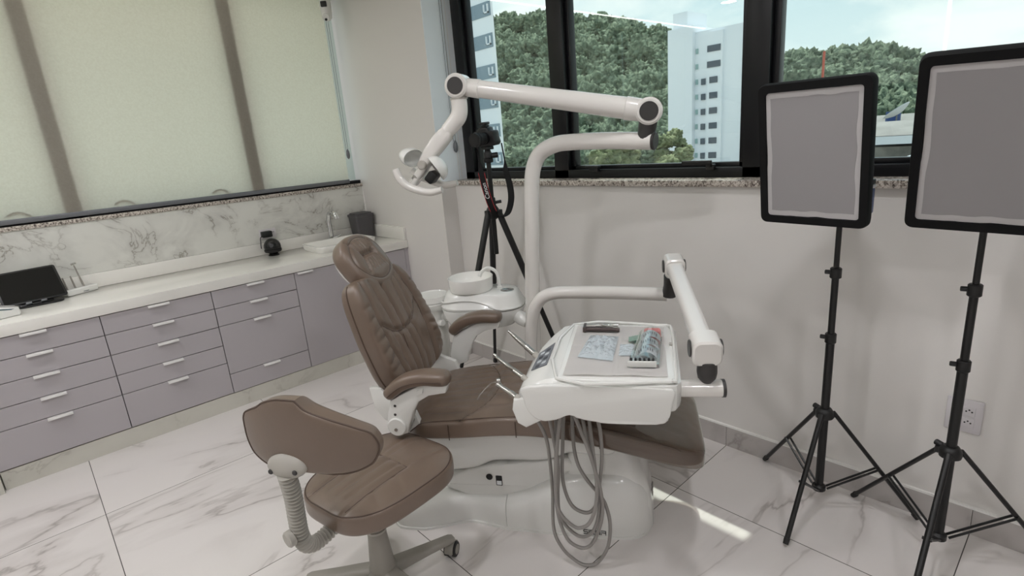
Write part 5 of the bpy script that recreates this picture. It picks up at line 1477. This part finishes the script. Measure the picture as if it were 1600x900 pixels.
# ================================================================== stool
HX, HY = 0.655, 1.530
stool = empty('dental_stool', (HX, HY, 0), radians(10), label='brown leather operator stool on castors in front of the chair', cat='stool')
bm = lathe([(0.040, 0.062), (0.048, 0.072), (0.048, 0.110), (0.042, 0.130), (0.032, 0.24), (0.0315, 0.262), (0.029, 0.266), (0.029, 0.386)], 28, Matrix.Translation((HX, HY, 0)))
part('column', bm, STOOLG, stool, angle=35)
part('column_ring', lathe([(0.0335, 0.258), (0.0345, 0.262), (0.0335, 0.266)], 28, Matrix.Translation((HX, HY, 0))), GREYPL, stool)
for k in range(5):
    a = radians(-8 + 72 * k)
    d = Vector((cos(a), sin(a), 0)); sd = Vector((-d.y, d.x, 0)); O_ = Vector((HX, HY, 0))
    secs = []
    for (q, w, zt, zb) in ((0.02, 0.030, 0.118, 0.070), (0.06, 0.029, 0.113, 0.070), (0.16, 0.024, 0.100, 0.070), (0.235, 0.021, 0.092, 0.068), (0.262, 0.020, 0.088, 0.068), (0.275, 0.014, 0.084, 0.071)):
        secs.append([O_ + d * q + sd * p[0] + Vector((0, 0, (zt + zb) / 2 + p[1])) for p in rrect(2 * w, zt - zb, min(w, (zt - zb) / 2) * 0.7, 4)])
    leg = part('leg', loft(secs), STOOLG, stool, angle=45)
    cpos = O_ + d * 0.257
    ca = a + radians((40, 100, 20, 75, 160)[k])
    cdv = Vector((cos(ca), sin(ca), 0)); cs = Vector((-cdv.y, cdv.x, 0))
    wc_ = cpos + cdv * 0.012 + Vector((0, 0, 0.0275))
    bm = BM()
    for sg in (1, -1):
        tube([wc_ + cs * sg * 0.008, wc_ + cs * sg * 0.010, wc_ + cs * sg * 0.021, wc_ + cs * sg * 0.023], [0.024, 0.0275, 0.0275, 0.024], 22, into=bm)
    cas = part('castor', bm, RUBBER, stool)
    bm = BM()
    for sg in (1, -1):
        tube([wc_ + cs * sg * 0.0228, wc_ + cs * sg * 0.0242], [0.019, 0.017], 20, into=bm)
    cyl(cpos + Vector((0, 0, 0.03)), cpos + Vector((0, 0, 0.070)), 0.008, seg=12, into=bm)
    for j in range(8):
        pass
    hood = [wc_ + cdv * (0.0315 * cos(t_)) + Vector((0, 0, 0.0315 * sin(t_))) for t_ in [radians(15 + 15 * i) for i in range(12)]]
    tube(hood, 0.017, 10, flat=0.16, up=hood[0] - wc_, into=bm)
    part('castor_hood', bm, STOOLG, cas, angle=45)
sfw = Vector((cos(radians(10)), sin(radians(10)), 0)); slt = Vector((-sfw.y, sfw.x, 0)); sc0 = Vector((0.690, 1.528, 0.440))
def st_f(x, y, z):
    return sc0 + slt * x + sfw * y + Vector((0, 0, z))
def st_W(y):
    w = interp([(-0.225, 0.165), (-0.12, 0.188), (0.0, 0.198), (0.12, 0.202), (0.24, 0.185)], y)
    return w, w
scr = [([(-0.085, -0.20), (-0.083, 0.06), (0.083, 0.06), (0.085, -0.20)], 0.006, 0.008),
       ([(-0.05, 0.05), (-0.045, -0.15)], 0.004, 0.008), ([(0.0, 0.05), (0.0, -0.15)], 0.0045, 0.008), ([(0.05, 0.05), (0.045, -0.15)], 0.004, 0.008),
       ([(-0.075, 0.06), (-0.10, 0.20)], 0.003, 0.010), ([(0.02, 0.07), (0.03, 0.21)], 0.003, 0.008), ([(0.05, 0.07), (0.07, 0.20)], 0.003, 0.008), ([(-0.09, 0.0), (-0.16, -0.03)], 0.003, 0.009), ([(-0.09, -0.09), (-0.16, -0.12)], 0.0025, 0.009)]
bm, ssurf = cushion(st_W, -0.222, 0.240, 0.034, 0.048, st_f, p=3.6, q=6, nx=80, ny=80, dome=0.014, creases=scr, extra=lambda x, y: 0.0015 * noise.noise(Vector((x * 20, y * 20, 4))))
sseat = part('seat', bm, LEATHER, stool, angle=60)
bm = seam(ssurf, [(-0.085, -0.19), (-0.083, -0.06), (-0.083, 0.058)], 0.0016); seam(ssurf, [(-0.083, 0.06), (0.083, 0.06)], 0.0016, into=bm); seam(ssurf, [(0.083, 0.058), (0.083, -0.06), (0.085, -0.19)], 0.0016, into=bm)
part('seam', bm, LEATHERSEAM, sseat)
edge = []
for j in range(60):
    y = -0.222 + 0.462 * (0.5 - 0.5 * cos(pi * j / 59)); v = (2 * y - 0.018) / 0.462
    k = max(0, 1 - min(1, abs(v)) ** 3.6) ** (1 / 3.6)
    edge.append((st_W(y)[0] * k * 0.965, y * 0.972))
bm = tube([ssurf(x, y, 0.0005) for x, y in edge[2:-2]] + [ssurf(-x, y, 0.0005) for x, y in edge[2:-2]][::-1], 0.0022, 6, closed=True)
part('piping', bm, LEATHERSEAM, sseat)
part('seat_plate', prism(rrect(0.24, 0.26, 0.03, 5), 0.384, 0.394, lambda x, y, z: Vector((HX, HY, z)) + slt * x + sfw * y, 0.003), GREYPL, stool)
# backrest
bnv = Vector((cos(radians(32)), sin(radians(32)), 0)); buv = Vector((-bnv.y, bnv.x, 0)); bp0 = Vector((0.425, 1.362, 0))
def sb_f(x, y, z):
    return bp0 + buv * x + bnv * (z - 0.25 * x * x * 0 + 0.9 * x * x) + Vector((0, 0, y))
def sb_W(y):
    l = interp([(0.680, 0.165), (0.71, 0.200), (0.76, 0.214), (0.80, 0.212), (0.825, 0.200), (0.842, 0.172), (0.856, 0.140), (0.876, 0.112), (0.890, 0.080)], y)
    r = interp([(0.680, 0.150), (0.71, 0.190), (0.755, 0.206), (0.79, 0.194), (0.815, 0.150), (0.840, 0.090), (0.865, 0.030), (0.890, 0.004)], y)
    return r, l
bm, bsf = cushion(sb_W, 0.678, 0.892, 0.050, 0.014, sb_f, p=7, q=4, nx=70, ny=60, dome=0.012)
sb = part('backrest', bm, LEATHER, stool, angle=60)
pr = []
for j in range(60):
    y = 0.678 + 0.214 * (0.5 - 0.5 * cos(pi * j / 59)); v = (2 * y - 1.570) / 0.214
    k = max(0, 1 - min(1, abs(v)) ** 7) ** (1 / 7)
    pr.append((sb_W(y)[0] * k, sb_W(y)[1] * k, y))
bm = tube([sb_f(b_, y, -0.006) for a_, b_, y in pr[1:-1]] + [sb_f(-a_, y, -0.006) for a_, b_, y in pr[1:-1]][::-1], 0.0028, 6, closed=True)
part('piping', bm, LEATHERSEAM, sb)
bo = sb_f(0.055, 0.700, -0.014)
bm = BM()
bmesh.ops.create_uvsphere(bm, u_segments=28, v_segments=16, radius=1.0)
for v in bm.verts:
    p = v.co
    v.co = bo + buv * (p.x * 0.062) + Vector((0, 0, p.y * 0.034)) - bnv * (p.z * 0.026 * (1 if p.z > 0 else 0.3)) + Vector((0, 0, -0.006 * p.z))
bk = part('back_bracket', bm, GREYPL, stool)
for dx, dz in ((-0.036, -0.006), (0.040, -0.010)):
    c_ = bo + buv * dx + Vector((0, 0, dz)) - bnv * 0.018
    part('screw_cap', cyl(c_, c_ - bnv * 0.006, 0.0075, bev=0.002), DARKCAP, bk)
path = catmull([bo + Vector((0, 0, -0.020)) - bnv * 0.010, (0.386, 1.412, 0.60), (0.388, 1.428, 0.52), (0.391, 1.440, 0.455), (0.404, 1.452, 0.408), (0.434, 1.466, 0.384), (0.476, 1.480, 0.382), (0.520, 1.493, 0.391), (0.570, 1.507, 0.400)], 80)
acc = [0.0]
for a_, b_ in zip(path[:-1], path[1:]):
    acc.append(acc[-1] + (b_ - a_).length)
rs = [0.0195 + 0.0055 * cos(2 * pi * s / 0.0125) for s in acc]
part('bellows_tube', tube(path, rs, 18), GREYPL, stool, angle=80)
ko = Vector((0.391, 1.438, 0.465))
kd = (-bnv * 0.75 + buv * 0.35 + Vector((0, 0, -0.05))).normalized()
part('adjust_knob', cyl(ko + kd * 0.020, ko + kd * 0.042, 0.024, bev=0.004), GREYPL, stool)
part('height_lever', loft([[Vector(c) + Vector((0, 0, q[1])) + Vector((q[0] * 0.45, q[0] * 0.9, 0)) for q in rrect(w, h, min(w, h) * 0.4, 3)] for c, w, h in (((0.70, 1.46, 0.398), 0.010, 0.010), ((0.80, 1.418, 0.399), 0.012, 0.010), ((0.842, 1.402, 0.400), 0.022, 0.012), ((0.868, 1.392, 0.401), 0.046, 0.016), ((0.876, 1.389, 0.401), 0.046, 0.014))]), PLASTIC, stool)

# ================================================================== light stands and softboxes
def light_stand(x, y, feet, ztop, label, hub=0.415):
    s = empty('light_stand', (x, y, 0), label=label, cat='light stand', group='black folding light stands')
    P = lambda z: Vector((x, y, z))
    part('lower_tube', cyl(P(0.085), P(0.72), 0.0145), SATINBLACK, s)
    part('middle_tube', cyl(P(0.70), P(0.965), 0.0115), SATINBLACK, s)
    part('top_tube', cyl(P(0.95), P(ztop), 0.0090), SATINBLACK, s)
    for z in (0.715, 0.958):
        bm = cyl(P(z - 0.020), P(z + 0.018), 0.0185, bev=0.003)
        cyl(P(z) + Vector((0.0, 0.012, 0)), P(z) + Vector((-0.004, 0.034, 0)), 0.008, seg=12, bev=0.002, into=bm)
        part('collar', bm, BLACKPL, s)
    part('hub', lathe([(0.0165, hub - 0.022), (0.030, hub - 0.018), (0.031, hub + 0.004), (0.022, hub + 0.018), (0.0165, hub + 0.020)], 20, Matrix.Translation((x, y, 0))), BLACKPL, s)
    part('lower_hub', lathe([(0.016, 0.080), (0.024, 0.084), (0.024, 0.100), (0.016, 0.108)], 20, Matrix.Translation((x, y, 0))), BLACKPL, s)
    part('hub_knob', cyl(P(hub) + Vector((0.012, 0.022, 0.006)), P(hub) + Vector((0.020, 0.045, 0.010)), 0.010, seg=12, bev=0.002), BLACKPL, s)
    for fx_, fy_ in feet:
        F = Vector((fx_, fy_, 0.009)); d = (F - P(0)); d.z = 0; d.normalize(); sd = Vector((-d.y, d.x, 0))
        top = P(hub - 0.006) + d * 0.036
        lg = part('leg', tube([top - (F - top).normalized() * 0.012, F], 0.0095, 12, flat=0.8), SATINBLACK, s)
        part('foot_cap', tube([F + (top - F).normalized() * 0.022, F], [0.0108, 0.0095], 12), RUBBER, lg)
        mid = top.lerp(F, 0.52)
        bm = BM()
        for o in (0.0095, -0.0095):
            tube([P(0.094) + d * 0.026 + sd * o, mid + sd * o], 0.0042, 8, into=bm)
        cyl(mid - sd * 0.013, mid + sd * 0.013, 0.005, seg=10, into=bm)
        part('brace', bm, SATINBLACK, lg)
        part('hinge', box(P(hub - 0.008) + d * 0.022 - Vector((0.011, 0.011, 0.012)), P(hub - 0.008) + d * 0.036 + Vector((0.011, 0.011, 0.012)), 0.004), BLACKPL, lg)
    return s
def ring_feet(x, y, r, angs):
    return [(x + rr * cos(radians(a)), y + rr * sin(radians(a))) for a, rr in zip(angs, r)]
S1 = (2.060, 0.612); S2 = (2.037, 0.232)
light_stand(S1[0], S1[1], [(1.767, 0.618), (2.236, 0.893), (2.214, 0.318)], 1.36, 'left black light stand, carrying the smaller-looking softbox by the window')
light_stand(S2[0], S2[1], [(1.690, 0.235), (2.208, 0.531), (2.205, -0.075)], 1.36, 'right black light stand, standing in front of the wall socket')
def softbox(stand, c, wv_, hv_, W, H, dep, label, pack=False):
    c = Vector(c); wv_ = Vector(wv_).normalized(); hv_ = (Vector(hv_) - wv_ * Vector(hv_).dot(wv_)).normalized()
    n = wv_.cross(hv_)                               # points away from the room, to the window
    s = empty('softbox', (stand[0], stand[1], 1.25), label=label, cat='softbox', group='photo softboxes on light stands')
    F = lambda x, y, z: c + wv_ * x + hv_ * y + n * z
    def sec(z, w, h, r):
        return [F(p[0], p[1], z) for p in rrect(w, h, r, 5)]
    shell = [sec(-0.004, W - 0.012, H - 0.012, 0.018), sec(-0.009, W - 0.004, H - 0.004, 0.02), sec(0.0, W, H, 0.02), sec(0.018, W + 0.002, H + 0.002, 0.02), sec(0.035, W - 0.006, H - 0.006, 0.02)]
    for k in range(1, 7):
        u = k / 6
        q = 1 - u ** 1.35
        shell.append(sec(0.035 + u * (dep - 0.035), 0.085 + (W - 0.09) * q, 0.085 + (H - 0.09) * q, 0.02))
    inner = [sec(0.006, W - 0.050, H - 0.054, 0.010), sec(-0.0085, W - 0.046, H - 0.050, 0.010)]
    bm = loft(inner[:1] + inner[1:] + shell[1:])
    part('shell', bm, SOFTBLACK, s, angle=45)
    # hem and diffuser with a slightly wavy edge
    rng_ = random.Random(W)
    def wavy(w, h, amp, n_=16):
        pts = []
        for (a, b_) in (((w / 2, h / 2), (-w / 2, h / 2)), ((-w / 2, h / 2), (-w / 2, -h / 2)), ((-w / 2, -h / 2), (w / 2, -h / 2)), ((w / 2, -h / 2), (w / 2, h / 2))):
            for k in range(n_):
                u = k / n_
                o = amp * sin(u * pi) * (noise.noise(Vector((a[0] * 9 + u * 5, a[1] * 7, 1.0))))
                dx, dy = (b_[0] - a[0]), (b_[1] - a[1]); l = hypot(dx, dy)
                pts.append((a[0] + dx * u - dy / l * o, a[1] + dy * u + dx / l * o))
        return pts
    part('hem', prism(wavy(W - 0.044, H - 0.050, 0.006), -0.0025, 0.004, F), DIFFEDGE, s, smooth=False)
    def dz(x, y):
        return 0.0
    part('diffuser', prism(wavy(W - 0.074, H - 0.086, 0.007), -0.0032, -0.0024, F), DIFFUSER, s, smooth=False)
    back = F(0, 0, dep)
    top = Vector((stand[0], stand[1], 1.345))
    hd = part('lamp_holder', tube([back - n * 0.02, back + n * 0.02, back + n * 0.045], [0.042, 0.040, 0.026], 18), BLACKPL, s)
    part('tilt_bracket', tube([back + n * 0.015, back.lerp(top, 0.5) + n * 0.01, top], 0.015, 12), BLACKPL, s)
    part('spigot', cyl(Vector((stand[0], stand[1], 1.29)), Vector((stand[0], stand[1], 1.352)), 0.0145, bev=0.002), BLACKPL, s)
    part('tilt_knob', cyl(top + Vector((0, 0.012, 0)), top + Vector((0, 0.05, 0)), 0.013, seg=14, bev=0.003), BLACKPL, s)
    if pack:
        pc = Vector((2.045, 0.535, 1.222))
        part('ballast', box(pc - Vector((0.022, 0.017, 0.052)), pc + Vector((0.022, 0.017, 0.030)), 0.005), BLUEPL, s)
        part('ballast_cap', box(pc + Vector((-0.023, -0.018, 0.030)), pc + Vector((0.023, 0.018, 0.042)), 0.003), SWITCH, s)
        part('ballast_lid', box(pc + Vector((-0.022, -0.017, 0.042)), pc + Vector((0.022, 0.017, 0.060)), 0.004), BLACKPL, s)
        part('cable', tube([pc + Vector((0, 0, 0.058)), pc + Vector((0.004, 0.004, 0.10)), pc + Vector((0.0, 0.012, 0.16)), back + n * 0.03], 0.005, 10, smooth=6), BLACKPL, s)
        part('strap', tube([pc + Vector((0, 0.012, 0.02)), top + Vector((0, -0.02, -0.07))], 0.008, 8), BLACKPL, s)
    return s
softbox(S1, (1.82, 0.631, 1.376), (-0.047, -0.999, -0.015), (0.161, 0.007, -0.987), 0.318, 0.440, 0.215, 'left softbox with grey diffuser, in front of the window mullion', True)
softbox(S2, (1.78, 0.205, 1.386), (0.062, -0.997, -0.038), (0.321, 0.056, -0.945), 0.334, 0.466, 0.235, 'right softbox with grey diffuser, cut off by the right edge of the photo')

# ================================================================== camera tripod
TX, TY = 2.0165, 2.3776
tp = empty('camera_tripod', (TX, TY, 0), label='black three-legged tripod standing in front of the window wall', cat='tripod')
AP = 1.112
P = lambda z: Vector((TX, TY, z))
part('centre_column', cyl(P(0.86), P(1.395), 0.0135), SATINBLACK, tp)
part('shoulder', lathe([(0.018, AP - 0.05), (0.036, AP - 0.035), (0.042, AP - 0.01), (0.034, AP + 0.012), (0.022, AP + 0.03), (0.020, AP + 0.07), (0.016, AP + 0.075)], 22, Matrix.Translation((TX, TY, 0))), BLACKPL, tp)
part('column_knob', cyl(P(AP + 0.045) + Vector((0.012, -0.012, 0)), P(AP + 0.045) + Vector((0.040, -0.036, 0.004)), 0.009, seg=14, bev=0.002), BLACKPL, tp)
part('head_base', lathe([(0.024, 1.380), (0.028, 1.385), (0.028, 1.400), (0.022, 1.405), (0.024, 1.43), (0.020, 1.438)], 22, Matrix.Translation((TX, TY, 0))), BLACKPL, tp)
bm = BM(); bmesh.ops.create_uvsphere(bm, u_segments=18, v_segments=12, radius=0.019); bm.transform(Matrix.Translation(P(1.440)))
part('ball', bm, SATINBLACK, tp)
part('ball_knob', cyl(P(1.417) + Vector((0.012, -0.014, 0)), P(1.417) + Vector((0.038, -0.042, 0.002)), 0.015, seg=16, bev=0.003), BLACKPL, tp)
part('top_plate', prism(rrect(0.056, 0.056, 0.008, 4, TX, TY), 1.450, 1.468, bev=0.003), BLACKPL, tp)
for k in range(3):
    a = 1.0473 + k * 2 * pi / 3
    d = Vector((cos(a), sin(a), 0)); F = P(0) + d * 0.430 + Vector((0, 0, 0.012))
    T = P(AP - 0.012) + d * 0.036
    v = F - T
    lg = part('leg', tube([T, T + v * 0.40], 0.0185, 14), SATINBLACK, tp)
    part('leg_lock', tube([T + v * 0.385, T + v * 0.425], 0.0215, 14), BLACKPL, lg)
    part('middle_section', tube([T + v * 0.42, T + v * 0.72], 0.0145, 14), SATINBLACK, lg)
    part('leg_lock', tube([T + v * 0.705, T + v * 0.735], 0.0175, 14), BLACKPL, lg)
    part('lower_section', tube([T + v * 0.73, F], 0.0110, 14), SATINBLACK, lg)
    part('rubber_foot', tube([T + v * 0.965, F], [0.0125, 0.0150], 14), RUBBER, lg)
    part('hinge', box(T - Vector((0.016, 0.016, 0.022)), T + Vector((0.016, 0.016, 0.018)), 0.005), BLACKPL, lg)

# camera on top
ck = empty('dslr_camera', (TX, TY, 1.468), label='black photo camera with zoom lens mounted on the tripod', cat='camera')
fd = Vector((-0.955, -0.255, -0.07)).normalized(); rd = Vector((0.255, -0.965, 0)).normalized(); ud = rd.cross(fd).normalized()
if ud.z < 0: ud = -ud
c0 = P(1.468) + ud * 0.050
CF = lambda x, y, z: c0 + rd * x + ud * y + fd * z      # x sideways, y up, z along the lens
outl = smooth_closed([(-0.066, -0.046), (0.066, -0.046), (0.068, 0.0), (0.064, 0.030), (0.036, 0.034), (0.026, 0.052), (-0.026, 0.052), (-0.036, 0.034), (-0.064, 0.030), (-0.068, 0.0)], 3)
part('body', prism(outl, -0.034, 0.026, CF, 0.006, 2), BLACKPL, ck, angle=50)
part('grip', tube([CF(-0.056, 0.026, 0.032), CF(-0.056, -0.042, 0.034)], [0.018, 0.020], 14), BLACKMATTE, ck)
part('lens_mount', tube([CF(0.008, -0.004, 0.024), CF(0.008, -0.004, 0.036)], 0.034, 24), SATINBLACK, ck)
ln = [(0.034, 0.031), (0.050, 0.033), (0.052, 0.0345), (0.080, 0.0345), (0.082, 0.032), (0.090, 0.032), (0.092, 0.036), (0.116, 0.037), (0.122, 0.036), (0.124, 0.032), (0.116, 0.029)]
part('lens', tube([CF(0.008, -0.004, z) for z, r in ln], [r for z, r in ln], 28), BLACKPL, ck, angle=30)
part('lens_glass', tube([CF(0.008, -0.004, 0.110), CF(0.008, -0.004, 0.1165)], [0.030, 0.029], 24), pbr('lens_glass', rgb(16, 18, 24), 0.05), ck)
for z in (0.060, 0.066, 0.072, 0.098, 0.104, 0.110):
    part('lens_ring', tube([CF(0.008, -0.004, z), CF(0.008, -0.004, z + 0.003)], 0.0352 if z < 0.09 else 0.0378, 28), BLACKMATTE, ck)
bm = prism(rrect(0.030, 0.012, 0.003, 3), -0.026, 0.010, lambda x, y, z: CF(x, 0.058 + y, z), 0.002)
prism(rrect(0.046, 0.014, 0.005, 3), -0.022, 0.022, lambda x, y, z: CF(x, 0.072 + y, z), 0.003, into=bm)
part('flash_trigger', bm, BLACKPL, ck)
part('mode_dial', cyl(CF(-0.050, 0.030, -0.005), CF(-0.050, 0.042, -0.005), 0.011, seg=18), BLACKPL, ck)
part('viewfinder', prism(rrect(0.034, 0.022, 0.004, 3), -0.044, -0.030, lambda x, y, z: CF(x, 0.034 + y, z), 0.003), RUBBER, ck)
def ribbon(pts, w, wid_dir, th=0.0016):
    pts = catmull(pts, 8); wid_dir = Vector(wid_dir).normalized()
    n = len(pts); bm = BM(); rows = []
    for i, p in enumerate(pts):
        ww = w[min(int(i / 8), len(w) - 1)] * (1 - (i % 8) / 8) + w[min(int(i / 8) + 1, len(w) - 1)] * (i % 8) / 8
        rows.append([bm.verts.new(p + wid_dir * ww / 2), bm.verts.new(p - wid_dir * ww / 2)])
    for a_, b_ in zip(rows[:-1], rows[1:]):
        bm.faces.new((a_[0], a_[1], b_[1], b_[0]))
    bmesh.ops.solidify(bm, geom=list(bm.faces), thickness=th)
    return bm
WD = (_R.x, _R.y, 0)
sl_pts = [(1.963, 2.403, 1.470), (1.956, 2.386, 1.40), (1.949, 2.367, 1.331), (1.945, 2.344, 1.255), (1.950, 2.318, 1.165), (1.962, 2.308, 1.118), (1.985, 2.315, 1.082)]
stp = part('strap', ribbon(sl_pts, [0.008, 0.008, 0.030, 0.036, 0.036, 0.034, 0.03], WD), BLACKMATTE, ck)
sr_pts = [(2.100, 2.350, 1.480), (2.096, 2.330, 1.386), (2.088, 2.318, 1.331), (2.086, 2.292, 1.246), (2.076, 2.280, 1.170), (2.045, 2.282, 1.100), (2.012, 2.300, 1.078), (1.985, 2.315, 1.082)]
part('strap', ribbon(sr_pts, [0.008, 0.008, 0.030, 0.036, 0.036, 0.036, 0.034, 0.03], WD), BLACKMATTE, ck)
wd = Vector(WD).normalized()
bm = BM()
for sg in (1, -1):
    tube([Vector(p) + wd * sg * 0.0165 + Vector((-0.001, -0.002, 0)) for p in catmull(sl_pts[2:6], 6)], 0.0013, 6, into=bm)
part('red_edge', bm, REDC, stp)
# lettering on the strap
cu = bpy.data.curves.new('lettering', 'FONT'); cu.body = 'Canon'; cu.size = 0.034; cu.extrude = 0.0004; cu.align_x = 'CENTER'; cu.align_y = 'CENTER'
to = bpy.data.objects.new('tmp_text', cu); COL.objects.link(to)
bpy.context.view_layer.update()
tm = bpy.data.meshes.new_from_object(to.evaluated_get(bpy.context.evaluated_depsgraph_get()))
bpy.data.objects.remove(to); bpy.data.curves.remove(cu)
a_ = Vector(sl_pts[3]); up_ = (Vector(sl_pts[2]) - Vector(sl_pts[4])).normalized(); nn_ = wd.cross(up_).normalized()
if nn_.dot(Vector((-1, -1, 0))) < 0: nn_ = -nn_
mid_ = Vector(sl_pts[3]).lerp(Vector(sl_pts[4]), 0.25) + nn_ * 0.003
bm = BM(); bm.from_mesh(tm); bpy.data.meshes.remove(tm)
for v in bm.verts:
    p = v.co.copy()
    v.co = mid_ + up_ * p.x - wd * p.y + nn_ * p.z
part('lettering', bm, WHITEINK, stp, smooth=False)

# ================================================================== wall socket on the right
so = empty('wall_outlet', (XW, 0.235, 0.45), label='white double wall socket low on the wall behind the right light stand', cat='outlet')
part('plate', box((XW - 0.009, 0.186, 0.388), (XW - 0.0005, 0.286, 0.512), 0.004), SWITCH, so)
for z in (0.470, 0.428):
    part('socket', box((XW - 0.0115, 0.206, z - 0.017), (XW - 0.008, 0.240, z + 0.017), 0.002), SWITCH, so)
    bm = BM()
    for dy, dz_ in ((-0.008, 0), (0.008, 0), (0, 0.006)):
        cyl((XW - 0.0122, 0.223 + dy, z + dz_), (XW - 0.011, 0.223 + dy, z + dz_), 0.0028, seg=8, into=bm)
    part('pin_hole', bm, BLACKPL, so)
